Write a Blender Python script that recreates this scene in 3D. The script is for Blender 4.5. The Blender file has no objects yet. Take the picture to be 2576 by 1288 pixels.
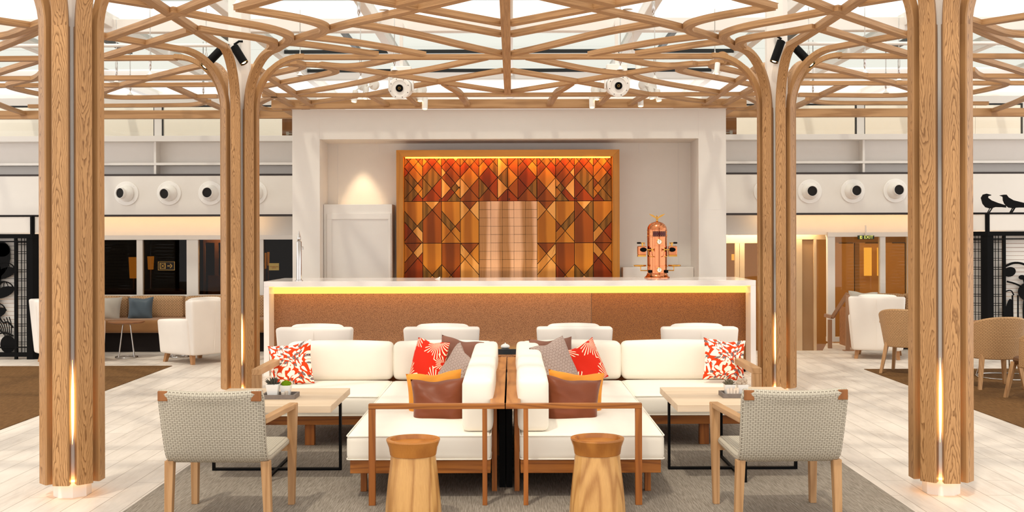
import bpy, math, random
from mathutils import Vector, Matrix
random.seed(7)
PI = math.pi
SC = bpy.context.scene
COL = SC.collection

# ------------------------------------------------------------------ camera
cam = bpy.data.cameras.new('camera'); cam_o = bpy.data.objects.new('camera', cam)
COL.objects.link(cam_o); SC.camera = cam_o
cam.sensor_width = 36; cam.lens = 2800/2576*36
cam.shift_y = -41/2576
cam.clip_end = 200
cam_o.location = (0.04, 0, 1.73)
cam_o.rotation_euler = (PI/2, math.radians(0.15), 0)

# ------------------------------------------------------------------ world, sun, exposure
w = bpy.data.worlds.new('overcast_sky'); SC.world = w; w.use_nodes = True
bg = w.node_tree.nodes['Background']
bg.inputs[0].default_value = (1.0, 0.975, 0.955, 1); bg.inputs[1].default_value = 1.5
sd = bpy.data.lights.new('sun', 'SUN'); sd.energy = 1.5; sd.angle = math.radians(3); sd.color = (1, .93, .84)
so = bpy.data.objects.new('sun', sd); COL.objects.link(so); so.rotation_euler = (math.radians(24), math.radians(-12), 0)
SC.view_settings.view_transform = 'Standard'; SC.view_settings.look = 'None'
SC.view_settings.gamma = 1; SC.view_settings.use_curve_mapping = False
SC.view_settings.exposure = 0.24

# ------------------------------------------------------------------ helpers
def lin(h):
    v = [int(h[i:i+2], 16)/255 for i in (0, 2, 4)]
    return tuple(x/12.92 if x <= .04045 else ((x+.055)/1.055)**2.4 for x in v) + (1,)

class N:
    def __init__(s, name):
        s.m = bpy.data.materials.new(name); s.m.use_nodes = True
        s.t = s.m.node_tree; s.b = s.t.nodes['Principled BSDF']; s.out = s.t.nodes['Material Output']
    def n(s, typ, props={}, **ins):
        x = s.t.nodes.new(typ)
        for k, v in props.items(): setattr(x, k, v)
        for k, v in ins.items():
            key = int(k[1:]) if k[0] == 'i' and k[1:].isdigit() else k
            s.set(x.inputs[key], v)
        return x
    def set(s, sock, v):
        if isinstance(v, bpy.types.NodeSocket): s.t.links.new(v, sock)
        elif isinstance(v, bpy.types.Node): s.t.links.new(v.outputs[0], sock)
        else: sock.default_value = v
    def math(s, op, a, b=0.0, c=None):
        x = s.n('ShaderNodeMath', {'operation': op}, i0=a, i1=b)
        if c is not None: s.set(x.inputs[2], c)
        return x.outputs[0]
    def coord(s, which='Object'): return s.n('ShaderNodeTexCoord').outputs[which]
    def mapping(s, vec, scale=(1,1,1), loc=(0,0,0), rot=(0,0,0)):
        return s.n('ShaderNodeMapping', i0=vec, i1=loc, i2=rot, i3=scale).outputs[0]
    def ramp(s, fac, stops, interp='LINEAR'):
        r = s.n('ShaderNodeValToRGB', i0=fac); r.color_ramp.interpolation = interp
        e = r.color_ramp.elements
        while len(e) < len(stops): e.new(.5)
        for q, (p, c) in zip(e, stops): q.position = p; q.color = c
        return r.outputs[0]
    def mix(s, f, a, b, mode='MIX'):
        x = s.n('ShaderNodeMix', {'data_type': 'RGBA', 'blend_type': mode})
        s.set(x.inputs[0], f); s.set(x.inputs[6], a); s.set(x.inputs[7], b)
        return x.outputs[2]
    def noise(s, vec, scale=5, detail=3, rough=.5, dist=0):
        return s.n('ShaderNodeTexNoise', Vector=vec, Scale=scale, Detail=detail, Roughness=rough, Distortion=dist).outputs[0]
    def bump(s, h, strength=.3, dist=.01):
        s.set(s.b.inputs['Normal'], s.n('ShaderNodeBump', Strength=strength, Distance=dist, Height=h).outputs[0])
    def fin(s, col=None, rough=.5, metal=0, spec=.5):
        if col is not None: s.set(s.b.inputs['Base Color'], col)
        s.set(s.b.inputs['Roughness'], rough); s.b.inputs['Metallic'].default_value = metal
        s.b.inputs['Specular IOR Level'].default_value = spec
        return s.m

def plain(name, hexc, rough=.5, metal=0, spec=.5, var=.04, scale=8):
    m = N(name); c = lin(hexc)
    f = m.noise(m.coord(), scale, 3)
    d = tuple(x*(1-var*2) for x in c[:3]) + (1,)
    return m.fin(m.mix(f, c, d), rough, metal, spec)

def emit(name, hexc, strength):
    m = N(name); e = m.n('ShaderNodeEmission', Color=lin(hexc), Strength=strength)
    m.t.links.new(e.outputs[0], m.out.inputs[0]); return m.m

def wood(name, light, dark, axis=2, ring=26, stretch=.09, rough=.45, cont=1.0, fine=.25, dist=.055, sweep=.12):
    """flat sawn timber: rings of a long cone cut lengthwise, bent by noise"""
    m = N(name); co = m.coord()
    rnd = m.n('ShaderNodeObjectInfo').outputs['Random']
    off = m.math('MULTIPLY', rnd, 37.0)
    offv = m.n('ShaderNodeCombineXYZ', i0=off, i1=m.math('MULTIPLY', rnd, 11.0), i2=m.math('MULTIPLY', rnd, 23.0)).outputs[0]
    sc = [1, 1, 1]; sc[axis] = stretch
    v = m.mapping(co, tuple(sc))
    vn = m.n('ShaderNodeVectorMath', {'operation': 'ADD'}, i0=v, i1=offv).outputs[0]
    n1 = m.n('ShaderNodeTexNoise', Vector=vn, Scale=5.0, Detail=2.0, Roughness=.5).outputs['Color']
    cen = m.n('ShaderNodeVectorMath', {'operation': 'SUBTRACT'}, i0=n1, i1=(.5, .5, .5)).outputs[0]
    ds = m.n('ShaderNodeVectorMath', {'operation': 'SCALE'}, i0=cen); ds.inputs['Scale'].default_value = dist*6
    v2 = m.n('ShaderNodeVectorMath', {'operation': 'ADD'}, i0=v, i1=ds.outputs[0]).outputs[0]
    ln = m.n('ShaderNodeVectorMath', {'operation': 'LENGTH'}, i0=v2).outputs['Value']
    wv = m.math('SINE', m.math('MULTIPLY', m.math('ADD', ln, m.math('MULTIPLY', rnd, .3)), ring*6.28))
    wv = m.math('MULTIPLY_ADD', wv, .5, .5)
    wv = m.math('POWER', wv, 2.2)
    sc2 = [60, 60, 60]; sc2[axis] = 2.5
    fn = m.noise(m.mapping(co, tuple(sc2)), 3, 3, .6)
    big = m.noise(m.n('ShaderNodeVectorMath', {'operation': 'ADD'}, i0=m.mapping(co, tuple(3 if i != axis else .5 for i in range(3))), i1=offv).outputs[0], 1.5, 2)
    f = m.math('MULTIPLY_ADD', fn, fine, m.math('MULTIPLY', wv, .62*cont))
    col = m.mix(f, lin(light), lin(dark))
    tone = m.ramp(m.math('MULTIPLY_ADD', rnd, .5, m.math('MULTIPLY', big, .5)), [(0.2, (.86, .84, .80, 1)), (.8, (1.08, 1.07, 1.05, 1))])
    col = m.mix(1.0, col, tone, 'MULTIPLY')
    m.bump(f, .12, .003)
    return m.fin(col, rough, 0, .35)

def ashboard(name, light, dark, curved=False, zf=7.0, yf=34, rough=.42):
    """flat sawn ash: nested cathedral arches up the board, width along local y"""
    m = N(name); co = m.coord(); sp = m.n('ShaderNodeSeparateXYZ', i0=co)
    rnd = m.n('ShaderNodeObjectInfo').outputs['Random']
    along = m.math('MULTIPLY_ADD', sp.outputs[0], 1.0 if curved else 0.0, sp.outputs[2])
    sgn = m.math('SUBTRACT', m.math('MULTIPLY', m.math('GREATER_THAN', rnd, .45), 2.0), 1.0)
    q = m.n('ShaderNodeCombineXYZ', i0=m.math('MULTIPLY', rnd, 91.0), i1=sp.outputs[1], i2=along).outputs[0]
    w1 = m.noise(m.mapping(q, (1, 6, 1.5)), 1.0, 1)
    w2 = m.noise(m.mapping(q, (1, 14, 4.0)), 1.0, 3, .55)
    y0 = m.math('MULTIPLY', m.math('SUBTRACT', m.math('FRACT', m.math('MULTIPLY', rnd, 7.3)), .5), .06)
    y = m.math('ADD', m.math('SUBTRACT', sp.outputs[1], y0), m.math('MULTIPLY', m.math('SUBTRACT', w1, .5), .05))
    hyp = m.math('SQRT', m.math('MULTIPLY_ADD', y, y, .00012))
    f = m.math('MULTIPLY_ADD', hyp, float(yf*2.6), m.math('MULTIPLY', m.math('MULTIPLY', along, zf), sgn))
    f = m.math('ADD', f, m.math('MULTIPLY', m.math('SUBTRACT', w2, .5), 5.0))
    f = m.math('ADD', f, m.math('MULTIPLY', w1, 6.0))
    g = m.math('FRACT', f)
    line = m.ramp(g, [(0, (1, 1, 1, 1)), (.10, (.85, .85, .85, 1)), (.42, (.12, .12, .12, 1)), (.9, (0, 0, 0, 1)), (1, (.9, .9, .9, 1))])
    pores = m.noise(m.mapping(q, (1, 420, 16)), 1, 2, .6)
    k = m.math('MULTIPLY_ADD', line, m.math('MULTIPLY_ADD', pores, .5, .50), m.math('MULTIPLY', m.math('SUBTRACT', pores, .35), .35))
    col = m.mix(k, lin(light), lin(dark))
    tone = m.ramp(rnd, [(0, (.93, .90, .87, 1)), (1, (1.07, 1.07, 1.08, 1))])
    col = m.mix(1.0, col, tone, 'MULTIPLY')
    nrm = m.n('ShaderNodeSeparateXYZ', i0=m.coord('Normal')).outputs[1]
    edge = m.math('GREATER_THAN', m.math('ABSOLUTE', nrm), .6)
    v3 = m.n('ShaderNodeCombineXYZ', i0=m.math('MULTIPLY', rnd, 91.0), i1=sp.outputs[0], i2=along).outputs[0]
    plaing = m.noise(m.mapping(v3, (1, 160, 3)), 1, 3, .6)
    col = m.mix(edge, col, m.mix(m.math('MULTIPLY', plaing, .7), lin(light), lin(dark)))
    return m.fin(col, rough, 0, .3)
def beamwood(name, light, dark):
    m = N(name); uv = m.coord('UV'); rnd = m.n('ShaderNodeObjectInfo').outputs['Random']
    sp = m.n('ShaderNodeSeparateXYZ', i0=uv)
    q = m.n('ShaderNodeCombineXYZ', i0=sp.outputs[0], i1=sp.outputs[1], i2=m.math('MULTIPLY', rnd, 50.0)).outputs[0]
    a = m.noise(m.mapping(q, (1.6, 60, 1)), 1, 4, .6, .8); b_ = m.noise(m.mapping(q, (12, 260, 1)), 1, 2, .6)
    k = m.math('MULTIPLY_ADD', m.ramp(a, [(.4, (0, 0, 0, 1)), (.65, (1, 1, 1, 1))]), .55, m.math('MULTIPLY', b_, .3))
    m.bump(k, .08, .002)
    col = m.mix(k, lin(light), lin(dark))
    col = m.mix(1.0, col, m.ramp(rnd, [(0, (.94, .93, .92, 1)), (1, (1.05, 1.05, 1.05, 1))]), 'MULTIPLY')
    return m.fin(col, .5, 0, .3)
M = {}
M['ash'] = ashboard('ash_wood', 'BD9060', '684018')
M['ashC'] = ashboard('ash_wood_bent', 'BD9060', '684018', True)
M['beam'] = beamwood('ash_beam_grain', 'C1966A', '845A32')
M['ashH'] = wood('ash_rail', 'C1966A', '7E5228', 0, ring=14, cont=.6, fine=.35)
M['teakX'] = wood('teak_x', 'BA7430', '6E360C', 0, ring=30, cont=.7, fine=.45)
M['teakY'] = wood('teak_y', 'C98A4C', '8A4E1C', 1, ring=20, cont=.6, fine=.4)
M['teakZ'] = wood('teak_z', 'B66E2E', '6E360C', 2, ring=30, cont=.6, fine=.45)
M['chairwood'] = wood('weathered_teak', 'C69C70', '92663C', 2, ring=22, cont=.6, fine=.5)
M['stool'] = wood('acacia', 'D9A868', '96602C', 2, ring=16, stretch=.10, cont=.8, fine=.45, dist=.07, rough=.3)
M['stoolrim'] = wood('acacia_rim', 'BC7C38', '82481A', 2, ring=7, stretch=.3, cont=.7, fine=.35, dist=.06, rough=.25)
M['tablewood'] = wood('pale_oak', 'E4D0B8', 'C6A888', 0, ring=10, cont=.35, fine=.6, rough=.5)
M['walnut'] = wood('walnut', 'A8734A', '6A3E20', 0, ring=16, cont=.5, fine=.5)
M['white'] = plain('white_paint', 'EFE9E2', .35, 0, .4, .015)
M['wallw'] = plain('white_wall', 'E9E2DA', .55, 0, .3, .02)
M['steelw'] = plain('white_steel', 'E6E0DA', .4, 0, .4, .02)
M['black'] = plain('black_metal', '060505', .6, 0, .12)
M['gasket'] = plain('black_gasket', '101214', .4)
M['darkframe'] = plain('dark_bronze', '2A1C14', .35, .3)
M['chrome'] = plain('chrome', 'C8C4C0', .12, 1)
M['brass'] = plain('brass', 'D8A24A', .18, 1)
M['copper'] = plain('copper', 'D98A5E', .16, 1)
M['stonew'] = plain('white_solid_surface', 'F2EAE4', .12, 0, .5, .01)
M['lampwhite'] = plain('white_lamp', 'F1ECE6', .35, 0, .4, .01)
M['ceramic'] = plain('white_ceramic', 'F4F1EC', .2, 0, .5, .01)
M['greywood'] = plain('grey_washed_wood', '8C8078', .7, 0, .2, .2, 40)
M['darkglass'] = plain('dark_glass_top', '3C3F42', .08, 0, .6)
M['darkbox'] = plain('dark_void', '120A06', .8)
M['beige'] = plain('beige_paint', 'E2C39A', .5)
M['tan'] = plain('tan_wall', 'B08A60', .6)
M['cream'] = plain('cream_panel', 'FFF8F0', .6, 0, .3, .01)
M['doorbrown'] = wood('brown_door', '9A6234', '6E3E18', 2, ring=14, cont=.5)
M['bronze'] = plain('bronze_metal', 'A67C5C', .35, .3)
M['moss'] = plain('moss', '7FA018', .9, 0, .1, .25, 60)
M['plantdark'] = plain('succulent', '5A5648', .6, 0, .3, .3, 50)
M['plantgrey'] = plain('dry_plant', '8A7E66', .8, 0, .2, .3, 50)
M['bud'] = plain('pale_bud', 'CDB8A2', .7, 0, .2, .15, 40)
M['cork'] = plain('pale_holder', 'D5C6B6', .8, 0, .2, .1, 60)
M['packet'] = plain('paper_packet', 'F0DCC8', .6)
M['led'] = emit('led_warm', 'FFB45A', 9)
M['led_y'] = emit('led_amber', 'FFC850', 7)
M['led_o'] = emit('led_orange', 'FF8C28', 14)
M['bulb'] = emit('bulb', 'FFD9A0', 8)
M['shade'] = emit('lit_shade', 'FFB040', 1.0)
M['chandelier'] = emit('lit_wall_lamp', 'FFC860', 1.2)
M['signtext'] = emit('sign_text', 'E8E070', 1.1)
M['signgreen'] = plain('sign_green', '16301A', .4)
M['signline'] = plain('sign_gold', 'B48A3C', .5)
M['notice'] = plain('notice_paper', 'B49A58', .7)

def fabric(name, hexc, rough=.85, scale=500, bump=.15, var=.03, sheen=.2):
    m = N(name); co = m.coord(); c = lin(hexc)
    f = m.noise(co, 6, 3); g = m.noise(co, scale, 2)
    m.bump(g, bump, .002)
    m.b.inputs['Sheen Weight'].default_value = sheen
    return m.fin(m.mix(f, c, tuple(x*(1-2*var) for x in c[:3])+(1,)), rough, 0, .2)
M['cushion'] = fabric('cream_canvas', 'F3EBDC', .8)
M['leather'] = fabric('white_upholstery', 'EFE6DC', .6, 300, .05)
M['silver'] = fabric('silver_satin', 'B9B0A4', .4)
M['blue'] = fabric('slate_blue_satin', '48545E', .4)
M['darkskirt'] = fabric('dark_kick', '1A1210', .9)
def creased(name, hexc, rough, big=.5):
    m = N(name); co = m.coord(); c = lin(hexc)
    n1 = m.noise(m.mapping(co, (5, 5, 9)), 1, 1, .5, .6)
    m.bump(n1, .7, .04)
    m.b.inputs['Sheen Weight'].default_value = .12; m.b.inputs['Sheen Roughness'].default_value = .4
    return m.fin(m.mix(n1, tuple(x*.8 for x in c[:3])+(1,), tuple(min(1, x*1.25) for x in c[:3])+(1,)), rough, 0, .3)
M['brownvelvet'] = creased('brown_velvet', '74381A', .45)
M['brownmat'] = creased('brown_linen', '7C5242', .8)
M['orange'] = creased('orange_chenille', 'E09030', .8)

def weave_uv(name, strand, gap, nu, nv, bright=1.0):
    """wicker: UV in metres; flat horizontal strands passing over paired uprights"""
    m = N(name); uv = m.coord('UV')
    sp = m.n('ShaderNodeSeparateXYZ', i0=uv)
    u = m.math('MULTIPLY', sp.outputs[0], nu); v = m.math('MULTIPLY', sp.outputs[1], nv)
    row = m.math('FLOOR', v); fv = m.math('FRACT', v)
    par = m.math('MODULO', row, 2.0)
    fu = m.math('FRACT', m.math('ADD', u, m.math('MULTIPLY', par, .5)))
    across = m.math('SINE', m.math('MULTIPLY', fv, PI))
    along = m.math('SINE', m.math('MULTIPLY', fu, PI))
    h = m.math('MULTIPLY', m.math('MULTIPLY_ADD', m.math('POWER', across, .5), .55, .45), m.math('POWER', m.math('ABSOLUTE', along), .35))
    dips = m.math('GREATER_THAN', m.math('MULTIPLY', m.math('ABSOLUTE', along), m.math('POWER', across, .35)), .42)
    n1 = m.noise(m.mapping(uv, (nu, nv, 1)), 1, 2)
    col = m.mix(m.math('MULTIPLY', n1, .35), lin(strand), tuple(x*.62 for x in lin(strand)[:3])+(1,))
    col = m.mix(m.ramp(h, [(.30, (0, 0, 0, 1)), (.52, (1, 1, 1, 1))]), lin(gap), col)
    m.bump(h, .8, .006)
    return m.fin(col, .55, 0, .35)
M['wicker'] = weave_uv('grey_wicker', 'BDB3A1', '5E5244', 31, 84)
M['wickerbrown'] = weave_uv('tan_wicker', 'C49A6C', '5C3A1C', 30, 60)
M['greyweave'] = weave_uv('grey_basket_weave', 'A99388', '7C5A50', 26, 40)

def checker_fabric():
    m = N('trellis_upholstery'); co = m.coord()
    v = m.mapping(co, (14, 14, 14), rot=(0, PI/4, 0))
    a = m.n('ShaderNodeTexChecker', Vector=v, Color1=lin('A27A54'), Color2=lin('94704C'), Scale=1.6)
    s = m.n('ShaderNodeSeparateXYZ', i0=m.mapping(co, (34, 34, 34), rot=(0, PI/4, 0)))
    fx = m.math('ABSOLUTE', m.math('SUBTRACT', m.math('FRACT', s.outputs[0]), .5))
    fz = m.math('ABSOLUTE', m.math('SUBTRACT', m.math('FRACT', s.outputs[2]), .5))
    g = m.math('GREATER_THAN', m.math('MAXIMUM', fx, fz), .40)
    return m.fin(m.mix(g, a.outputs[0], lin('BE9A72')), .8)
M['trellis'] = checker_fabric()
M['seatbrown'] = fabric('brown_seat_fabric', '94683F', .8)

def floor_mat():
    m = N('pale_plank_floor'); co = m.coord()
    v = m.mapping(co, (1, 1, 1), rot=(0, 0, PI/2))
    br = m.n('ShaderNodeTexBrick', {'offset': .37, 'squash': 1.0}, Vector=v, Color1=(0.1, .1, .1, 1), Color2=(.9, .9, .9, 1), Mortar=(0, 0, 0, 1), Scale=1.0)
    br.inputs['Mortar Size'].default_value = .0022; br.inputs['Mortar Smooth'].default_value = .1
    br.inputs['Brick Width'].default_value = 1.25; br.inputs['Row Height'].default_value = .19
    fine = m.noise(m.mapping(co, (9, 1.1, 1)), 2.2, 6, .62, 1.2)
    blot = m.noise(m.mapping(co, (1.6, .5, 1)), 2.0, 3, .6)
    c = m.mix(m.ramp(fine, [(.38, (0, 0, 0, 1)), (.68, (1, 1, 1, 1))]), lin('DACFC4'), lin('C2B6AA'))
    c = m.mix(m.ramp(blot, [(.35, (0, 0, 0, 1)), (.7, (1, 1, 1, 1))]), c, lin('E6DBCF'))
    c = m.mix(m.math('MULTIPLY', br.outputs['Color'], .16), c, lin('B8A898'))
    c = m.mix(br.outputs['Fac'], c, lin('8A7868'))
    m.bump(m.math('SUBTRACT', fine, br.outputs['Fac']), .08, .004)
    return m.fin(c, .42, 0, .4)
M['floor'] = floor_mat()
def carpet(name, a, b, rot=.6):
    m = N(name); co = m.coord()
    s1 = m.noise(m.mapping(co, (160, 7, 1), rot=(0, 0, rot)), 1, 2, .6)
    s2 = m.noise(m.mapping(co, (300, 300, 300)), 1, 1)
    big = m.noise(m.mapping(co, (2, .6, 1), rot=(0, 0, rot)), 1.5, 3)
    f = m.math('ADD', m.math('MULTIPLY', s1, .7), m.math('MULTIPLY', s2, .3))
    c = m.mix(m.ramp(f, [(.4, (0, 0, 0, 1)), (.6, (1, 1, 1, 1))]), lin(a), lin(b))
    c = m.mix(m.math('MULTIPLY', big, .25), c, lin(b))
    m.bump(f, .4, .005)
    return m.fin(c, .95, 0, .1)
M['rug'] = carpet('taupe_carpet', 'A0968A', '766C60')
M['rugbrown'] = carpet('brown_carpet', '7E5C38', '553A1E', 1.2)
M['rugolive'] = carpet('olive_carpet', '6E5C3C', '4C3C24', 1.2)

def barpanel(name, a, b):
    m = N(name); co = m.coord()
    v = m.n('ShaderNodeTexVoronoi', Vector=co, Scale=115.0)
    f = m.ramp(v.outputs['Distance'], [(.30, (0, 0, 0, 1)), (.42, (1, 1, 1, 1))])
    m.bump(f, .5, .004)
    return m.fin(m.mix(f, lin(b), lin(a)), .4, 0, .5)
M['barpanel'] = barpanel('dimpled_bronze', 'A0724C', '5A3018')
M['barpanel2'] = barpanel('dimpled_bronze_dark', '925E2C', '54260C')

def glass(name, tint, gloss=.06, rough=.02):
    m = N(name)
    tr = m.n('ShaderNodeBsdfTransparent', Color=lin(tint)); gl = m.n('ShaderNodeBsdfGlossy', Roughness=rough)
    mx = m.n('ShaderNodeMixShader', i0=gloss, i1=tr.outputs[0], i2=gl.outputs[0])
    m.t.links.new(mx.outputs[0], m.out.inputs[0]); return m.m
M['glass'] = glass('clear_glass', 'F6F6F2', .02)
M['glassgrey'] = glass('grey_tinted_glass', 'DCDDD8', .03)
M['glassdark'] = glass('window_glass_dark', 'A89A86', .012)
M['glassamber'] = glass('amber_glass', 'EBDCC0', .03)

def birds():
    m = N('bird_print'); uv = m.coord('UV')
    nz = m.n('ShaderNodeTexNoise', Vector=uv, Scale=2.6, Detail=0.0).outputs['Color']
    wv = m.n('ShaderNodeVectorMath', {'operation': 'SCALE'}, i0=m.n('ShaderNodeVectorMath', {'operation': 'SUBTRACT'}, i0=nz, i1=(.5, .5, .5)).outputs[0]); wv.inputs['Scale'].default_value = .35
    v2 = m.n('ShaderNodeVectorMath', {'operation': 'ADD'}, i0=uv, i1=wv.outputs[0]).outputs[0]
    tot = None
    for (rot, sc, off) in ((.35, (7.6, 4.8, 1), (0, 0, 0)), (-.6, (5.6, 9.0, 1), (.4, .3, 0))):
        vo = m.n('ShaderNodeTexVoronoi', Vector=m.mapping(v2, sc, off, (0, 0, rot)), Scale=1.0); vo.inputs['Randomness'].default_value = .55
        pos = m.n('ShaderNodeVectorMath', {'operation': 'SUBTRACT'}, i0=m.mapping(v2, sc, off, (0, 0, rot)), i1=vo.outputs['Position']).outputs[0]
        ps = m.n('ShaderNodeSeparateXYZ', i0=pos)
        # teardrop: narrower towards one end
        wd = m.math('MULTIPLY_ADD', ps.outputs[1], .38, .235)
        inx = m.math('LESS_THAN', m.math('ADD', m.math('POWER', m.math('DIVIDE', m.math('ABSOLUTE', ps.outputs[0]), wd), 2.0), m.math('POWER', m.math('MULTIPLY', m.math('ABSOLUTE', ps.outputs[1]), 2.5), 2.0)), 1.0)
        tot = inx if tot is None else m.math('MAXIMUM', tot, inx)
    vb = m.n('ShaderNodeTexVoronoi', Vector=m.mapping(v2, (7.5, 9.5, 1), (.37, .21, 0), (0, 0, .5)), Scale=1.0); vb.inputs['Randomness'].default_value = .8
    bird = m.math('LESS_THAN', vb.outputs['Distance'], .37)
    st = m.noise(m.mapping(uv, (70, 30, 1)), 1, 2)
    c = m.mix(tot, lin('D63F10'), lin('F7F0DC'))
    c = m.mix(bird, c, m.mix(m.ramp(st, [(.42, (0, 0, 0, 1)), (.55, (1, 1, 1, 1))]), lin('3E2624'), lin('A08A88')))
    return m.fin(c, .8, 0, .2)
M['birds'] = birds()
def palm():
    m = N('palm_print'); uv = m.coord('UV'); sp = m.n('ShaderNodeSeparateXYZ', i0=uv)
    tot = None
    for (cx, cy, r0, r1, k) in ((.02, .06, .05, .42, 26), (.95, -.02, .07, .5, 30), (.02, 1.02, .06, .40, 26), (.80, 1.0, .05, .5, 30), (1.0, .5, .04, .22, 22)):
        dx = m.math('SUBTRACT', sp.outputs[0], cx); dy = m.math('SUBTRACT', sp.outputs[1], cy)
        r = m.math('SQRT', m.math('ADD', m.math('MULTIPLY', dx, dx), m.math('MULTIPLY', dy, dy)))
        an = m.math('ARCTAN2', dy, dx)
        st = m.math('GREATER_THAN', m.math('SINE', m.math('MULTIPLY', an, float(k))), m.math('MULTIPLY_ADD', r, .9, .25))
        rr = m.math('MULTIPLY', m.math('GREATER_THAN', r, r0), m.math('LESS_THAN', r, m.math('MULTIPLY_ADD', m.math('SINE', m.math('MULTIPLY', an, 7.0)), .06, r1*.8)))
        x = m.math('MULTIPLY', st, rr)
        tot = x if tot is None else m.math('MAXIMUM', tot, x)
    return m.fin(m.mix(tot, lin('D52408'), lin('F6EBC8')), .7, 0, .2)
M['palm'] = palm()

def tilewood(name, a, b, rough=.25, band=7.0, flame=0):
    m = N(name); co = m.coord()
    n0 = m.noise(m.mapping(co, (1.2, 1, .35)), 3, 2)
    s = m.noise(m.mapping(co, (90, 1, 2.2)), 1, 4, .6, .2)
    sp = m.n('ShaderNodeSeparateXYZ', i0=co)
    ph = m.math('ADD', m.math('MULTIPLY', sp.outputs[0], band*6.28), m.math('MULTIPLY', n0, 2.0))
    wv = m.math('MULTIPLY_ADD', m.math('COSINE', ph), .5, .5)
    f = m.math('ADD', m.math('MULTIPLY', s, .35), m.math('MULTIPLY', m.ramp(wv, [(.35, (0, 0, 0, 1)), (.75, (1, 1, 1, 1))]), .62))
    m.bump(s, .1, .002)
    return m.fin(m.mix(f, lin(a), lin(b)), .38, 0, .16)
K = 1/.2855   # flame figure repeats with the veneer leaves
TW = [tilewood('veneer_red', '9A3C08', '5E2202', .25, K), tilewood('veneer_brown', '9A4C12', '642C08', .25, K),
      tilewood('veneer_amber', 'C87E28', '8E4C10', .22, K), tilewood('veneer_olive', '8A5A20', '5A3C12', .3, K*3),
      tilewood('veneer_gold', 'E0A055', 'AC6A24', .2, K), tilewood('veneer_maple', 'E6B48E', '8E5A1C', .2, 1/.354)]
M['vframe'] = wood('honey_frame', 'D08A30', '9C5A18', 0, ring=10, cont=.4, fine=.4, rough=.3)
M['vframez'] = wood('honey_frame_upright', 'D08A30', '9C5A18', 2, ring=10, cont=.4, fine=.4, rough=.3)

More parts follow.
